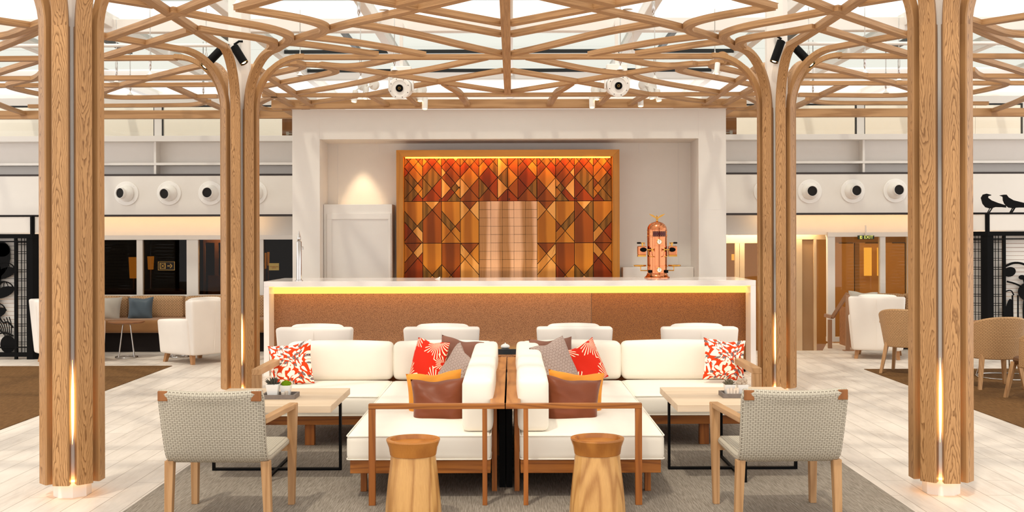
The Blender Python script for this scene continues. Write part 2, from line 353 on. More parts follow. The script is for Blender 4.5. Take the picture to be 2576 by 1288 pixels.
# ---- mesh builder
class MB:
    def __init__(s): s.v = []; s.f = []; s.mi = []; s.uv = {}; s.cur = 0
    def add(s, vs, fs, uvs=None):
        o = len(s.v); s.v += [tuple(v) for v in vs]
        for i, f in enumerate(fs):
            if uvs: s.uv[len(s.f)] = [uvs[j] for j in f]
            s.f.append([o+j for j in f]); s.mi.append(s.cur)
        return s
    def bb(s, x0, x1, y0, y1, z0, z1, mat=None):
        if x0 > x1: x0, x1 = x1, x0
        if s.v: e = .0003*(1+(len(s.v)//8) % 6); x0 -= e; x1 += e; y0 -= e; y1 += e; z0 -= e; z1 += e
        vs = [(x, y, z) for z in (z0, z1) for y in (y0, y1) for x in (x0, x1)]
        if mat is not None: vs = [mat @ Vector(v) for v in vs]
        return s.add(vs, [(0,2,3,1), (4,5,7,6), (0,1,5,4), (2,6,7,3), (0,4,6,2), (1,3,7,5)])
    def hexa(s, bot, top):
        return s.add(list(bot)+list(top), [(3,2,1,0), (4,5,6,7), (0,1,5,4), (1,2,6,5), (2,3,7,6), (3,0,4,7)])
    def post(s, p0, p1, a0, b0, a1=None, b1=None):
        a1 = a0 if a1 is None else a1; b1 = b0 if b1 is None else b1
        q = lambda p, a, b: [(p[0]-a, p[1]-b, p[2]), (p[0]+a, p[1]-b, p[2]), (p[0]+a, p[1]+b, p[2]), (p[0]-a, p[1]+b, p[2])]
        return s.hexa(q(p0, a0, b0), q(p1, a1, b1))
    def tube(s, pts, r, n=10, closed=False, cap=True):
        pts = [Vector(p) for p in pts]; L = len(pts); rs = r if isinstance(r, (list, tuple)) else [r]*L
        base = len(s.v); vs = []; prev = None
        for i, p in enumerate(pts):
            if closed: t = pts[(i+1) % L]-pts[i-1]
            else: t = pts[min(i+1, L-1)]-pts[max(i-1, 0)]
            t.normalize()
            if prev is None:
                a = Vector((0,0,1)) if abs(t.z) < .9 else Vector((1,0,0))
                u = t.cross(a).normalized()
            else: u = (prev - t*prev.dot(t)).normalized()
            prev = u; w_ = t.cross(u)
            for k in range(n):
                an = 2*PI*k/n; vs.append(p + (u*math.cos(an)+w_*math.sin(an))*rs[i])
        fs = []
        for i in range(L if closed else L-1):
            j = (i+1) % L
            for k in range(n):
                k2 = (k+1) % n; fs.append((i*n+k, i*n+k2, j*n+k2, j*n+k))
        if cap and not closed: fs += [tuple(range(n))[::-1], tuple((L-1)*n+k for k in range(n))]
        return s.add(vs, fs)
    def lathe(s, prof, n=32, mat=None, cap=True):
        vs = []
        for r, z in prof:
            for k in range(n):
                a = 2*PI*k/n; p = Vector((r*math.cos(a), r*math.sin(a), z)); vs.append(mat @ p if mat is not None else p)
        fs = []
        for i in range(len(prof)-1):
            for k in range(n):
                k2 = (k+1) % n; fs.append((i*n+k, i*n+k2, (i+1)*n+k2, (i+1)*n+k))
        if cap: fs += [tuple(range(n))[::-1], tuple((len(prof)-1)*n+k for k in range(n))]
        return s.add(vs, fs)
    def prism(s, poly, d0, d1, plane='xz', mat=None):
        P = {'xz': lambda a, b, d: (a, d, b), 'xy': lambda a, b, d: (a, b, d), 'yz': lambda a, b, d: (d, a, b)}[plane]
        n = len(poly); vs = [P(a, b, d0) for a, b in poly]+[P(a, b, d1) for a, b in poly]
        if mat is not None: vs = [mat @ Vector(v) for v in vs]
        return s.add(vs, [tuple(range(n)), tuple(range(2*n-1, n-1, -1))]+[(i, n+i, n+(i+1) % n, (i+1) % n) for i in range(n)])
    def rbox(s, x0, x1, y0, y1, z0, z1, r=.03, crown=0, n=8, mat=None, crz=None):
        """cushion: rounded box with softly crowned faces"""
        if x0 > x1: x0, x1 = x1, x0
        c = Vector(((x0+x1)/2, (y0+y1)/2, (z0+z1)/2)); h = Vector((x1-x0, y1-y0, z1-z0))/2
        r = min(r, min(h)*.98)
        def axis(hh):
            a = [-1+.0]; inner = (hh-r)/hh
            seg = [-(1-(1-inner)*(1-math.cos(PI/2*k/4))) for k in range(4, -1, -1)]
            e = [-1, -1+(1-inner)*.15, -1+(1-inner)*.45, -inner]
            m_ = [-inner+2*inner*k/n for k in range(1, n)]
            return e+m_+[inner, 1-(1-inner)*.45, 1-(1-inner)*.15, 1]
        ax = [axis(h.x), axis(h.y), axis(h.z)]
        idx = {}; vs = []
        def vert(i, j, k):
            key = (i, j, k)
            if key in idx: return idx[key]
            p = Vector((ax[0][i]*h.x, ax[1][j]*h.y, ax[2][k]*h.z))
            q = Vector((max(-h.x+r, min(h.x-r, p.x)), max(-h.y+r, min(h.y-r, p.y)), max(-h.z+r, min(h.z-r, p.z))))
            d = p-q
            if d.length > 1e-9: p = q+d.normalized()*r
            u, v, w_ = p.x/h.x, p.y/h.y, p.z/h.z
            e = lambda t: max(0, 1-t*t)
            cz = crown if crz is None else crz
            p = p+Vector((crown*u*e(v)*e(w_), crown*v*e(u)*e(w_), cz*w_*e(u)*e(v)))
            p = p+c
            if mat is not None: p = mat @ p
            idx[key] = len(vs); vs.append(p); return idx[key]
        fs = []; L = [len(a)-1 for a in ax]
        for i in range(L[0]):
            for j in range(L[1]):
                fs.append((vert(i,j,0), vert(i,j+1,0), vert(i+1,j+1,0), vert(i+1,j,0)))
                fs.append((vert(i,j,L[2]), vert(i+1,j,L[2]), vert(i+1,j+1,L[2]), vert(i,j+1,L[2])))
        for i in range(L[0]):
            for k in range(L[2]):
                fs.append((vert(i,0,k), vert(i+1,0,k), vert(i+1,0,k+1), vert(i,0,k+1)))
                fs.append((vert(i,L[1],k), vert(i,L[1],k+1), vert(i+1,L[1],k+1), vert(i+1,L[1],k)))
        for j in range(L[1]):
            for k in range(L[2]):
                fs.append((vert(0,j,k), vert(0,j,k+1), vert(0,j+1,k+1), vert(0,j+1,k)))
                fs.append((vert(L[0],j,k), vert(L[0],j+1,k), vert(L[0],j+1,k+1), vert(L[0],j,k+1)))
        return s.add(vs, fs)
    def sphere(s, c, r, n=12, m=8, sc=(1,1,1)):
        prof = [(max(1e-4, r*math.sin(PI*i/m)), -r*math.cos(PI*i/m)) for i in range(m+1)]
        return s.lathe(prof, n, Matrix.Translation(c) @ Matrix.Diagonal((sc[0], sc[1], sc[2], 1)))
    def build(s, name, mats, parent=None, smooth=None, bevel=0, kind=None, label=None):
        me = bpy.data.meshes.new(name); me.from_pydata(s.v, [], s.f)
        mats = mats if isinstance(mats, (list, tuple)) else [mats]
        for m in mats: me.materials.append(M[m] if isinstance(m, str) else m)
        me.polygons.foreach_set('material_index', s.mi)
        if s.uv:
            l = me.uv_layers.new(name='UVMap')
            for fi, uvs in s.uv.items():
                for li, u in zip(me.polygons[fi].loop_indices, uvs): l.data[li].uv = u
        import bmesh
        bm = bmesh.new(); bm.from_mesh(me); bmesh.ops.recalc_face_normals(bm, faces=bm.faces); bm.to_mesh(me); bm.free()
        if smooth:
            me.polygons.foreach_set('use_smooth', [True]*len(me.polygons)); me.set_sharp_from_angle(angle=math.radians(smooth))
        o = bpy.data.objects.new(name, me); COL.objects.link(o)
        if bevel:
            b = o.modifiers.new('bevel', 'BEVEL'); b.width = bevel; b.segments = 2; b.limit_method = 'ANGLE'
        if parent: o.parent = parent
        if kind: o['kind'] = kind
        if label: o['label'] = label
        return o

def thing(name, label, cat, loc=(0,0,0), rz=0, group=None):
    o = bpy.data.objects.new(name, None); COL.objects.link(o); o.location = loc; o.rotation_euler = (0, 0, rz)
    o.empty_display_size = .1
    o['label'] = label; o['category'] = cat
    if group: o['group'] = group
    return o
def tag(o, label, cat, group=None):
    o['label'] = label; o['category'] = cat
    if group: o['group'] = group
    return o
def dup(root, loc=None, rz=None, label=None, parent=None):
    c = root.copy(); COL.objects.link(c)
    if parent: c.parent = parent
    if loc is not None: c.location = loc
    if rz is not None: c.rotation_euler = (0, 0, rz)
    if label: c['label'] = label
    for ch in list(root.children): dup(ch, parent=c)
    return c
def struct(name, mb, m, **k): return mb.build(name, m, kind='structure', **k)
def at(px, py, D):   # where a sight line meets the upright plane at distance D (layout arithmetic)
    py = py+(px-1288)*.0026
    return (.04+(px-1288)*D/2800, D, 1.73-(py-603)*D/2800)

# ================================================================== THE SETTING
# floor: pale planks running away from the camera, with a lower landing behind on the right
struct('floor', MB().prism([(-11, -4), (11, -4), (11, 18.45), (5.25, 18.45), (4.85, 17.25), (3.3, 17.25), (3.3, 18.45), (-11, 18.45)], -.12, 0, 'xy'), 'floor')
struct('floor', MB().bb(3.2, 12, 17.25, 24, -.72, -.6), 'tan')
struct('trim_1', MB().bb(3.3, 4.84, 17.25, 17.27, -.6, -.001), 'beige')
def rug(label, x0, x1, y0, y1, m):
    o = MB().bb(x0, x1, y0, y1, 0, .006).build('carpet', m); tag(o, label, 'carpet'); return o
rug('taupe woven carpet under the two white corner sofas', -2.44, 2.58, 3, 11.2, 'rug')
rug('brown and olive carpet on the far left floor', -11, -4.65, 5, 15.35, 'rugbrown')
rug('brown carpet on the right under the tan wicker chairs', 4.7, 11, 5, 14.75, 'rugbrown')

YB = 18.4  # plane of the rear wall
for side, sx in (('left', -1), ('right', 1)):
    b = MB()
    b.bb(sx*3.2, sx*11, YB, YB+.10, 2.16, 2.80)
    struct('wall_rear_'+side, b, 'wallw')
    b = MB()
    b.bb(sx*3.2, sx*11, YB-.004, YB+.3, 2.80, 2.83); b.bb(sx*3.2, sx*11, YB-.004, YB+.3, 2.13, 2.16)
    struct('trim_2', b, 'darkframe')
    b = MB()   # white steel framing above the band: web, flange, posts
    b.bb(sx*3.2, sx*11, YB+.28, YB+.32, 2.83, 3.42)
    b.bb(sx*3.2, sx*11, YB+.05, YB+.30, 2.98, 3.02); b.bb(sx*3.2, sx*11, YB-.02, YB+.30, 3.37, 3.46)
    for x in (1.9, 5.86, 9.8): b.bb(sx*x, sx*(x+.035), YB+.06, YB+.30, 2.83, 3.38)
    struct('trim_3', b, 'steelw', bevel=.004)
    b = MB()   # clerestory frame
    for x in (3.25, 5.84, 8.6): b.bb(sx*(x-.06), sx*(x+.06), YB+.1, YB+.2, 3.46, 4.02)
    b.bb(sx*3.2, sx*11, YB+.1, YB+.25, 3.98, 4.1)
    f = struct('window_'+('1' if sx < 0 else '2'), b, 'steelw')
    b = MB()
    for x0, x1 in ((3.3, 5.78), (5.9, 8.55)):
        b.bb(sx*x0, sx*(x0+.018), YB+.12, YB+.16, 3.46, 3.98); b.bb(sx*x1, sx*(x1-.018), YB+.12, YB+.16, 3.46, 3.98)
        b.bb(sx*x0, sx*x1, YB+.12, YB+.16, 3.955, 3.98)
    b.build('gasket', 'gasket', f)
    b = MB().bb(sx*3.3, sx*8.6, YB+.14, YB+.15, 3.46, 3.98); b.build('pane', 'glass', f)
    b = MB()   # cream panels beyond the clerestory
    for i in range(8): b.bb(sx*(3.0+i*1.1), sx*(3.0+i*1.1+1.092), YB+1.9, YB+1.95, 3.0, 4.35)
    struct('wall_beyond_'+side, b, 'cream')
    b = MB().bb(sx*3.34, sx*3.83, YB+.36, YB+.4, 3.3, 4.0); d = struct('door_'+('1' if sx < 0 else '2'), b, 'doorbrown')
    h = MB().bb(sx*3.71, sx*3.76, YB+.34, YB+.36, 3.50, 3.56); h.tube([(sx*3.735, YB+.32, 3.52), (sx*3.62, YB+.32, 3.515)], .009)
    h.tube([(sx*3.735, YB+.32, 3.52), (sx*3.735, YB+.35, 3.52)], .009)
    h.build('door_handle', 'chrome', d)
    b = MB()   # upper wall panel set back, washed from above by a warm strip
    b.hexa([(sx*3.2, YB+.34, 1.80), (sx*11, YB+.34, 1.80), (sx*11, YB+.40, 1.80), (sx*3.2, YB+.40, 1.80)],
           [(sx*3.2, YB+.52, 2.30), (sx*11, YB+.52, 2.30), (sx*11, YB+.58, 2.30), (sx*3.2, YB+.58, 2.30)])
    struct('wall_soffit_'+side, b, 'wallw')
    c = MB()
    for i in range(6): c.bb(sx*(4.6+i*.95), sx*(5.0+i*.95), YB+.16, YB+.2, 2.17, 2.19)
    o = c.build('cove_light', 'led'); tag(o, 'warm concealed cove light strip above the %s rear windows' % side, 'light')

# central portal
YF = 16.78
b = MB()
b.bb(-3.27, -2.855, YF, YF+.75, 0, 3.70); b.bb(2.855, 3.27, YF, YF+.75, 0, 3.70)
b.bb(-2.855, 2.855, YF, YF+.75, 3.25, 3.70)
struct('wall_front_portal', b, 'wallw', bevel=.004)
b = MB().bb(-2.9, 2.9, YF+.75, YF+.85, 0, 3.3); struct('wall_niche', b, 'wallw')
b = MB()   # joints between wall boards (fine reveals)
for x in (-2.05, -.99, .99, 2.05): b.bb(x-.004, x+.004, YF+.746, YF+.75, 3.09, 3.25)
for x in (-2.7, 2.66): b.bb(x-.004, x+.004, YF+.746, YF+.75, 0, 3.25)
b.bb(-3.27, -2.855, YF-.002, YF, 2.175, 2.18); b.bb(2.855, 3.27, YF-.002, YF, 2.175, 2.18)
struct('trim_4', b, 'steelw')
# side returns joining portal to rear walls
struct('wall_return_left', MB().bb(-3.27, -3.17, YF+.75, YB+.5, 0, 3.70), 'wallw')
struct('wall_return_right', MB().bb(3.17, 3.27, YF+.75, YB+.5, 0, 3.70), 'wallw')

# roof: white girders, glazing bars and glass
ZR = 4.6
rg = thing('roof_frame', 'white steel roof frame of the glazed ceiling', 'roof frame'); rg['kind'] = 'structure'
del rg['label']; del rg['category']; rg.name = 'ceiling'
for i in range(-5, 6):
    x = i*1.76
    MB().bb(x-.06, x+.06, 2, 22.4, ZR-.06, ZR+.12).build('girder', 'steelw', rg, bevel=.01)
for y in (6.5, 10.4, 14.75, 18.9+.28, 22.2):
    MB().bb(-10.5, 10.5, y-.07, y+.07, ZR-.12, ZR+.06).build('purlin', 'steelw', rg, bevel=.01)
for y in (17.1, 19.02):
    b = MB()
    for i in range(-2, 2): b.bb(i*1.76+.07, i*1.76+1.69, y-.02, y+.02, ZR-.005, ZR+.05)
    b.build('gasket', 'gasket', rg)
for y0, y1, m in ((2, 14.7, 'glass'), (14.85, 17.05, 'glassgrey'), (17.15, 19.0, 'glassgrey'), (19.2, 22.1, 'glass')):
    MB().bb(-10.5, 10.5, y0, y1, ZR+.05, ZR+.07).build('pane', m, rg)
b = MB()   # dark slanted glazing gaskets on either side
for sx in (-1, 1):
    for x in (2.25, 3.95, 5.75): b.bb(sx*x, sx*(x+.07), 14.9, 17.0, ZR-.02, ZR+.04)
b.build('gasket', 'gasket', rg)
b = MB()   # upper deck structure seen faintly through the grey glass
for x in (-.9, .1): b.bb(x, x+.75, 21.5, 22.5, 7.2, 8.2)
b.bb(-9, 9, 24, 24.5, 7.0, 9.5)
struct('wall_upper_deck', b, plain('deck_grey', 'B8BCBA', .6))

# rear windows on the left
b = MB()
def Xs(px): return .04+(px-1288)*YB/2800
posts = [(-11, Xs(-200)), (Xs(150), Xs(200)), (Xs(328), Xs(343)), (Xs(456), Xs(485)), (Xs(640), Xs(652))]
for x0, x1 in posts: b.bb(x0, x1, YB+.30, YB+.40, 0, 1.82)
b.bb(-11, -3.27, YB+.28, YB+.42, 1.745, 1.82); b.bb(-11, -3.27, YB+.30, YB+.42, 0, .82)
f = struct('window_3', b, 'wallw', bevel=.004)
b = MB().bb(-11, -3.27, YB+.35, YB+.36, .82, 1.745); b.build('pane', 'glassdark', f)
b = MB()   # inner bronze door frame seen through the third pane
x0, x1 = Xs(486), Xs(640)
b.bb(x0, x1, YB+.6, YB+.64, 1.69, 1.76); b.bb(x0, x0+.03, YB+.6, YB+.64, 0, 1.7)
for px in (520, 556, 600): b.bb(Xs(px)-.03, Xs(px)+.03, YB+.6, YB+.64, 0, 1.7)
b.bb(Xs(500), Xs(536), YB+.56, YB+.6, .3, 1.13)
o = b.build('inner_door', 'bronze'); tag(o, 'bronze framed inner door behind the third left window pane', 'door')
o = MB().bb(Xs(726), -3.31, YB+.62, YB+.64, .2, 1.76).build('curtain', fabric('amber_curtain', 'A8843C')); tag(o, 'amber curtain inside the window just left of the white portal', 'curtain')
# dark room behind
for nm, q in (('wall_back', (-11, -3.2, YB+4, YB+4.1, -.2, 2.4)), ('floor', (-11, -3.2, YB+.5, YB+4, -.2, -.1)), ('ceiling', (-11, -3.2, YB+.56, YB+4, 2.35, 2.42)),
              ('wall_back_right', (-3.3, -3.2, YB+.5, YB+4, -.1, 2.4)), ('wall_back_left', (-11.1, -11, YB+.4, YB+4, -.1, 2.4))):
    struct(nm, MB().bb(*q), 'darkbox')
for i, (px, pw, y0, y1) in enumerate(((336, 16, 647, 700), (379, 11, 645, 678), (667, 5, 636, 676), (675, 4, 634, 668))):
    D = YB+2.4; c = at(px, (y0+y1)/2, D); hh = (y1-y0)/2*D/2800; r = pw*D/2800*.75
    t = thing('floor_lamp', ['left', 'right', 'narrow left', 'narrow right'][i]+' amber lit lamp glowing inside the dark room behind the %s window' % ('second' if i < 2 else 'fourth'), 'lamp', (c[0], D, -.1))
    MB().lathe([(r, c[2]+.1+hh), (r*.8, c[2]+.1-hh)], 20).build('lamp_shade', 'shade', t, smooth=40)
    MB().lathe([(.16, 0), (.16, .02), (.015, .03), (.015, c[2]+.1-hh), (.02, c[2]+.1)], 16).build('lamp_pole', 'bronze', t)
for i, px in enumerate((420, 300)):
    c = at(px, 738, YB+1.4)
    b = MB().rbox(c[0]-.36, c[0]+.36, YB+1.1, YB+1.35, -.1, c[2]+.08, .06, .02)
    b.rbox(c[0]-.36, c[0]+.36, YB+1.35, YB+1.9, -.1, .35, .05)
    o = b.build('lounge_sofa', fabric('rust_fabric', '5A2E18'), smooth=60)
    tag(o, ['rust brown sofa back dimly seen through the second left window', 'rust brown sofa back dimly seen through the leftmost dark window'][i], 'sofa')

pl = bpy.data.lights.new('back_room_fill', 'POINT'); pl.energy = 55; pl.color = (1, .7, .35); pl.shadow_soft_size = .1  # unseen fill light added to brighten the inner door
po = bpy.data.objects.new('back_room_fill', pl); COL.objects.link(po); po.location = (-4.75, YB+.46, 1.9)
# reflection of an assembly sign, modelled as a flat plate on the second pane
def text_obj(txt, size, loc, m, parent=None, ext=.002, rx=PI/2):
    cu = bpy.data.curves.new('lettering', 'FONT'); cu.body = txt; cu.size = size; cu.extrude = ext; cu.align_x = 'CENTER'; cu.align_y = 'CENTER'
    o = bpy.data.objects.new('lettering', cu); COL.objects.link(o); o.location = loc; o.rotation_euler = (rx, 0, 0)
    cu.materials.append(M[m]);
    dg = bpy.context.evaluated_depsgraph_get(); me = bpy.data.meshes.new_from_object(o.evaluated_get(dg))
    o2 = bpy.data.objects.new('lettering', me); COL.objects.link(o2); o2.location = loc; o2.rotation_euler = (rx, 0, 0)
    bpy.data.objects.remove(o)
    if parent: o2.parent = parent
    return o2
c = at(418.5, 669, YB+.34); t = thing('sign_reflection', 'small dark reflection of an assembly sign with gold arrow on the second left window', 'sign', (c[0], c[1], c[2]))
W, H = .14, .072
MB().bb(-W, W, 0, .006, -H, H).build('reflection_plate', 'darkbox', t)
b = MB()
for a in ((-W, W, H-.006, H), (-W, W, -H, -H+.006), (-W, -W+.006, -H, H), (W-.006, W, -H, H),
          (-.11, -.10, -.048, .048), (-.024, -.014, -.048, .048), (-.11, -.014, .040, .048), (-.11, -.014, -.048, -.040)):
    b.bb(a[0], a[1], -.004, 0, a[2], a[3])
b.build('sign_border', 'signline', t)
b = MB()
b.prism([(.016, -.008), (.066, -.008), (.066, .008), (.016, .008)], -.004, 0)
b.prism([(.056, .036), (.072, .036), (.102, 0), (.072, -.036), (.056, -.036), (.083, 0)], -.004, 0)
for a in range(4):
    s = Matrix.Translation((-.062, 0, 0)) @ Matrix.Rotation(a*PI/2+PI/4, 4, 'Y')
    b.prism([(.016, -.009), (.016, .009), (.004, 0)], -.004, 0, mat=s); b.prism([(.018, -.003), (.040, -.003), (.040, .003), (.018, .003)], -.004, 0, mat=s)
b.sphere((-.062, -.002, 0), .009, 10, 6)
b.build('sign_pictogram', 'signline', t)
c = at(689, 671, YB+.34)
t = thing('window_notice', 'small yellowish paper notice on the glass left of the portal', 'notice', c)
MB().bb(-.085, .085, 0, .003, -.06, .06).build('paper', 'notice', t)
b = MB()
for z, x0, x1 in ((.0, -.07, .07), (-.022, -.03, .03)):
    x = x0
    while x < x1:
        l = random.uniform(.006, .014); b.bb(x, x+l, -.002, 0, z-.004, z+.004); x += l+.005
b.build('print', 'doorbrown', t)

# right: glazed screen on the raised floor, and doors on the lower landing
def X2(px, D): return .04+(px-1288)*D/2800
b = MB()
for p0, p1 in ((2095, 2114), (2229, 2243), (2300, 2312), (2500, 2512), (2700, 2712)): b.bb(X2(p0, YB), X2(p1, YB), YB+.3, YB+.4, 0, 1.84)
b.bb(X2(2095, YB), 11, YB+.28, YB+.42, 1.765, 1.84); b.bb(X2(2095, YB), 11, YB+.3, YB+.42, 0, .08)
f = struct('window_4', b, 'wallw', bevel=.004)
MB().bb(X2(2114, YB), 11, YB+.345, YB+.355, .08, 1.765).build('pane', 'glassamber', f)
b = MB()
Y2 = YB+1.3
b.bb(X2(2100, Y2), 11, Y2, Y2+.05, 1.66, 2.3)
for p in (2150, 2282, 2400): b.bb(X2(p, Y2), X2(p+12, Y2), Y2, Y2+.05, -.6, 1.7)
struct('door_3', b, 'beige')
b = MB()
for p in (2148, 2276): b.bb(X2(p, Y2), X2(p, Y2)+.012, Y2-.01, Y2, -.6, 1.66)
for p in (2110, 2176, 2244): b.bb(X2(p, Y2), X2(p+36, Y2), Y2-.01, Y2, 1.65, 1.66)
struct('trim_5', b, 'gasket')
b = MB()  # sidelight and double door further left
Y3 = YB+.6
for p0, p1 in ((2003, 2018), (2047, 2054), (2086, 2096)): b.bb(X2(p0, Y3), X2(p1, Y3), Y3, Y3+.08, -.6, 1.75)
b.bb(X2(2003, Y3), X2(2096, Y3), Y3, Y3+.1, 1.72, 1.84)
f = struct('door_4', b, 'beige', bevel=.004)
MB().bb(X2(2018, Y3), X2(2047, Y3), Y3+.04, Y3+.05, -.6, 1.72).build('panel', 'tan', f)
MB().bb(X2(2054, Y3), X2(2086, Y3), Y3+.03, Y3+.04, -.6, 1.72).build('pane', 'glassamber', f)
b = MB()
Y4 = YB+.7
for p0, p1 in ((1815, 1824), (1849, 1860), (1861, 1873), (1910, 1925), (1985, 2003)): b.bb(X2(p0, Y4), X2(p1, Y4), Y4, Y4+.06, -.6, 1.72)
b.bb(X2(1815, Y4), X2(2003, Y4), Y4, Y4+.06, 1.66, 1.84)
f = struct('door_5', b, 'beige', bevel=.004)
MB().bb(X2(1824, Y4), X2(2000, Y4), Y4+.02, Y4+.03, -.6, 1.66).build('pane', 'glassamber', f)
b = MB()
b.bb(3.2, 12, YB+3.5, YB+3.6, -.7, 2.4); b.bb(3.2, 12, YB+.45, YB+3.5, 2.3, 2.36); b.bb(11.9, 12, YB, YB+3.5, -.7, 2.4)
struct('wall_lobby', b, 'tan')
for i, (px, w_) in enumerate(((2182, 9), (2215, 9), (1843, 3))):
    D = YB+3.4; c = at(px, 655 if i < 2 else 647, D)
    o = MB().bb(c[0]-w_*D/2800, c[0]+w_*D/2800, D-.04, D, c[2]-.3 if i < 2 else c[2]-.06, c[2]+.25 if i < 2 else c[2]+.06).build('wall_lamp', 'chandelier')
    tag(o, ['left yellow lit wall panel lamp seen through the glass below the exit sign', 'right yellow lit wall panel lamp seen through the glass below the exit sign', 'tiny lit wall lamp seen through the door beside the portal'][i], 'lamp')
R90 = PI/2
def alight(name, loc, rot, sx, sy, e, col):
    l = bpy.data.lights.new(name, 'AREA'); l.shape = 'RECTANGLE'; l.size = sx; l.size_y = sy; l.energy = e; l.color = col
    o = bpy.data.objects.new(name, l); COL.objects.link(o); o.location = loc; o.rotation_euler = rot; return o
alight('lobby_fill', (7, YB+2, 2.28), (0, 0, 0), 4, 1, 60, (1, .84, .56))  # unseen fill added to give the lobby its warm light
alight('landing_fill', (4.4, YB+.56, 1.9), (0, 0, 0), 1.6, .1, 14, (1, .80, .5))  # unseen fill added to warm the landing behind the doors
for sx in (-1, 1): alight('cove_glow', (sx*6.2, YB+.14, 2.135), (R90, 0, 0), 4.2, .03, 20, (1, .60, .25))
# exit sign
c = at(2179, 597, YB+.24); t = thing('exit_sign', 'dark green illuminated EXIT sign hanging at the right glass doors', 'sign', c)
MB().bb(-.135, .135, 0, .04, -.032, .032).build('sign_box', 'signgreen', t, bevel=.003)
text_obj('EXIT', .075, (.04, -.003, 0), 'signtext', t)
b = MB(); b.bb(-.105, -.068, -.004, 0, -.026, .026); b.build('pictogram_field', 'signtext', t)
b = MB(); b.sphere((-.083, -.005, .018), .006, 8, 6); b.prism([(-.092, .01), (-.078, .012), (-.074, -.002), (-.084, -.006)], -.006, -.004)
b.prism([(-.086, -.004), (-.078, -.004), (-.070, -.022), (-.076, -.022)], -.006, -.004); b.prism([(-.088, -.002), (-.082, -.004), (-.094, -.022), (-.100, -.020)], -.006, -.004)
b.build('running_figure', 'signgreen', t)
MB().bb(-.01, .01, .01, .03, .03, .20).build('hanger', 'steelw', t)

# handrail down to the landing
t = thing('handrail', 'bronze metal handrail sloping down beside the right armchair', 'handrail')
p0 = Vector(at(2094, 798, 17.6)); p1 = Vector(at(2132, 738, 17.45)); p00 = Vector(at(2076, 793, 17.75))
b = MB()
def bar(b, a, c, hw, hh):
    a = Vector(a); c = Vector(c); d = (c-a).normalized(); u = d.cross(Vector((0, 0, 1))).normalized()*hw; v = u.cross(d).normalized()*hh
    b.hexa([a-u-v, a+u-v, a+u+v, a-u+v], [c-u-v, c+u-v, c+u+v, c-u+v])
bar(b, p00, p0, .03, .025); bar(b, p0, p1, .03, .025); b.build('rail', 'bronze', t)
for (px, pt, pb) in ((2087, 804, 884), (2132, 742, 885)):
    D = 17.6 if px < 2100 else 17.2
    a = at(px, pb, D); c = at(px, pt, D)
    b = MB().bb(a[0]-.03, a[0]+.03, D-.02, D+.02, 0 if px > 2100 else -.6, c[2]); b.bb(a[0]-.07, a[0]+.09, D-.05, D+.05, 0, .012) if px > 2100 else None
    b.build('post', 'bronze', t)

# ================================================================== TREE COLUMNS
ZJ, ZT = 3.165, 3.758   # joint height, arm centre height when level
CX, CY = 2.965, (7.6, 12.3)
def sweep_rect(path, wid, thk, name, parent, m='ash'):
    """board swept in its own vertical plane (local x outward, z up)"""
    b = MB(); vs = []
    n = len(path)
    for i, (x, z) in enumerate(path):
        a = path[max(i-1, 0)]; c = path[min(i+1, n-1)]
        dx, dz = c[0]-a[0], c[1]-a[1]; L = math.hypot(dx, dz); nx, nz = dz/L, -dx/L
        W_ = wid[i] if isinstance(wid, list) else wid
        ch = .008
        h = thk/2
        wi = W_*.39
        for (o, y) in ((-h, -wi), (h-ch, -W_/2), (h, -W_/2+ch), (h, W_/2-ch), (h-ch, W_/2), (-h, wi)):
            vs.append((x+nx*o, y, z+nz*o))
    k = 6; fs = []
    for i in range(n-1):
        for j in range(k): fs.append((i*k+j, i*k+(j+1) % k, (i+1)*k+(j+1) % k, (i+1)*k+j))
    fs += [tuple(range(k))[::-1], tuple((n-1)*k+j for j in range(k))]
    b.add(vs, fs)
    return b.build(name, m, parent, smooth=30)
def arm_path(L):
    R1, R2 = .52, .593; pts = []
    for i in range(15):
        a = PI/2*i/14; e = 1.0
        pts.append((.176+R1*(1-math.cos(a))**1.0, ZJ+R2*math.sin(a)))
    pts.append((.176+R1+L, ZT)); return pts
proto = None
def column(x, y, label):
    t = thing('timber_column', label, 'column', (x, y, 0), 0, 'timber tree columns')
    prof = []
    b = MB()
    R = .122
    poly = []
    for k in range(8):
        a = k*PI/4+PI/8
        poly.append((R*math.cos(a), R*math.sin(a)))
    b.prism(poly, 0, 4.5, 'xy'); b.build('core', 'white', t)
    ledp = []
    b = MB()
    for k in range(8):
        a = k*PI/4+PI/8; mt = Matrix.Rotation(a, 4, 'Z')
        b = MB().prism([(-.002, .36), (.006, .44), (.009, .55), (.009, .72), (.005, .84), (-.001, .93), (-.004, .84), (-.009, .72), (-.009, .55), (-.006, .44)], .110, .122, 'yz', mt)
        b.build('light_strip', 'led', t)
    b = MB().lathe([(.126, .112), (.126, .122), (.146, .122), (.146, .112), (.126, .112)], 32, cap=False); b.build('base_light', 'led', t)
    for k in range(8):
        a = k*PI/4
        o = sweep_rect([(.170, .10), (.170, ZJ)], .112, .070, 'board', t); o.rotation_euler = (0, 0, a)
        L = {0: .02}.get(k, .02)
        o = sweep_rect(arm_path(L), [.112-.010*i/15 for i in range(16)], .056, 'arm', t, 'ashC'); o.rotation_euler = (0, 0, a)
    return t
column(-CX, CY[0], 'timber tree column standing nearest the camera on the left')
column(CX, CY[0], 'timber tree column standing nearest the camera on the right')
column(-CX, CY[1], 'timber tree column left of the bar behind the left table')
column(CX, CY[1], 'timber tree column right of the bar behind the right table')

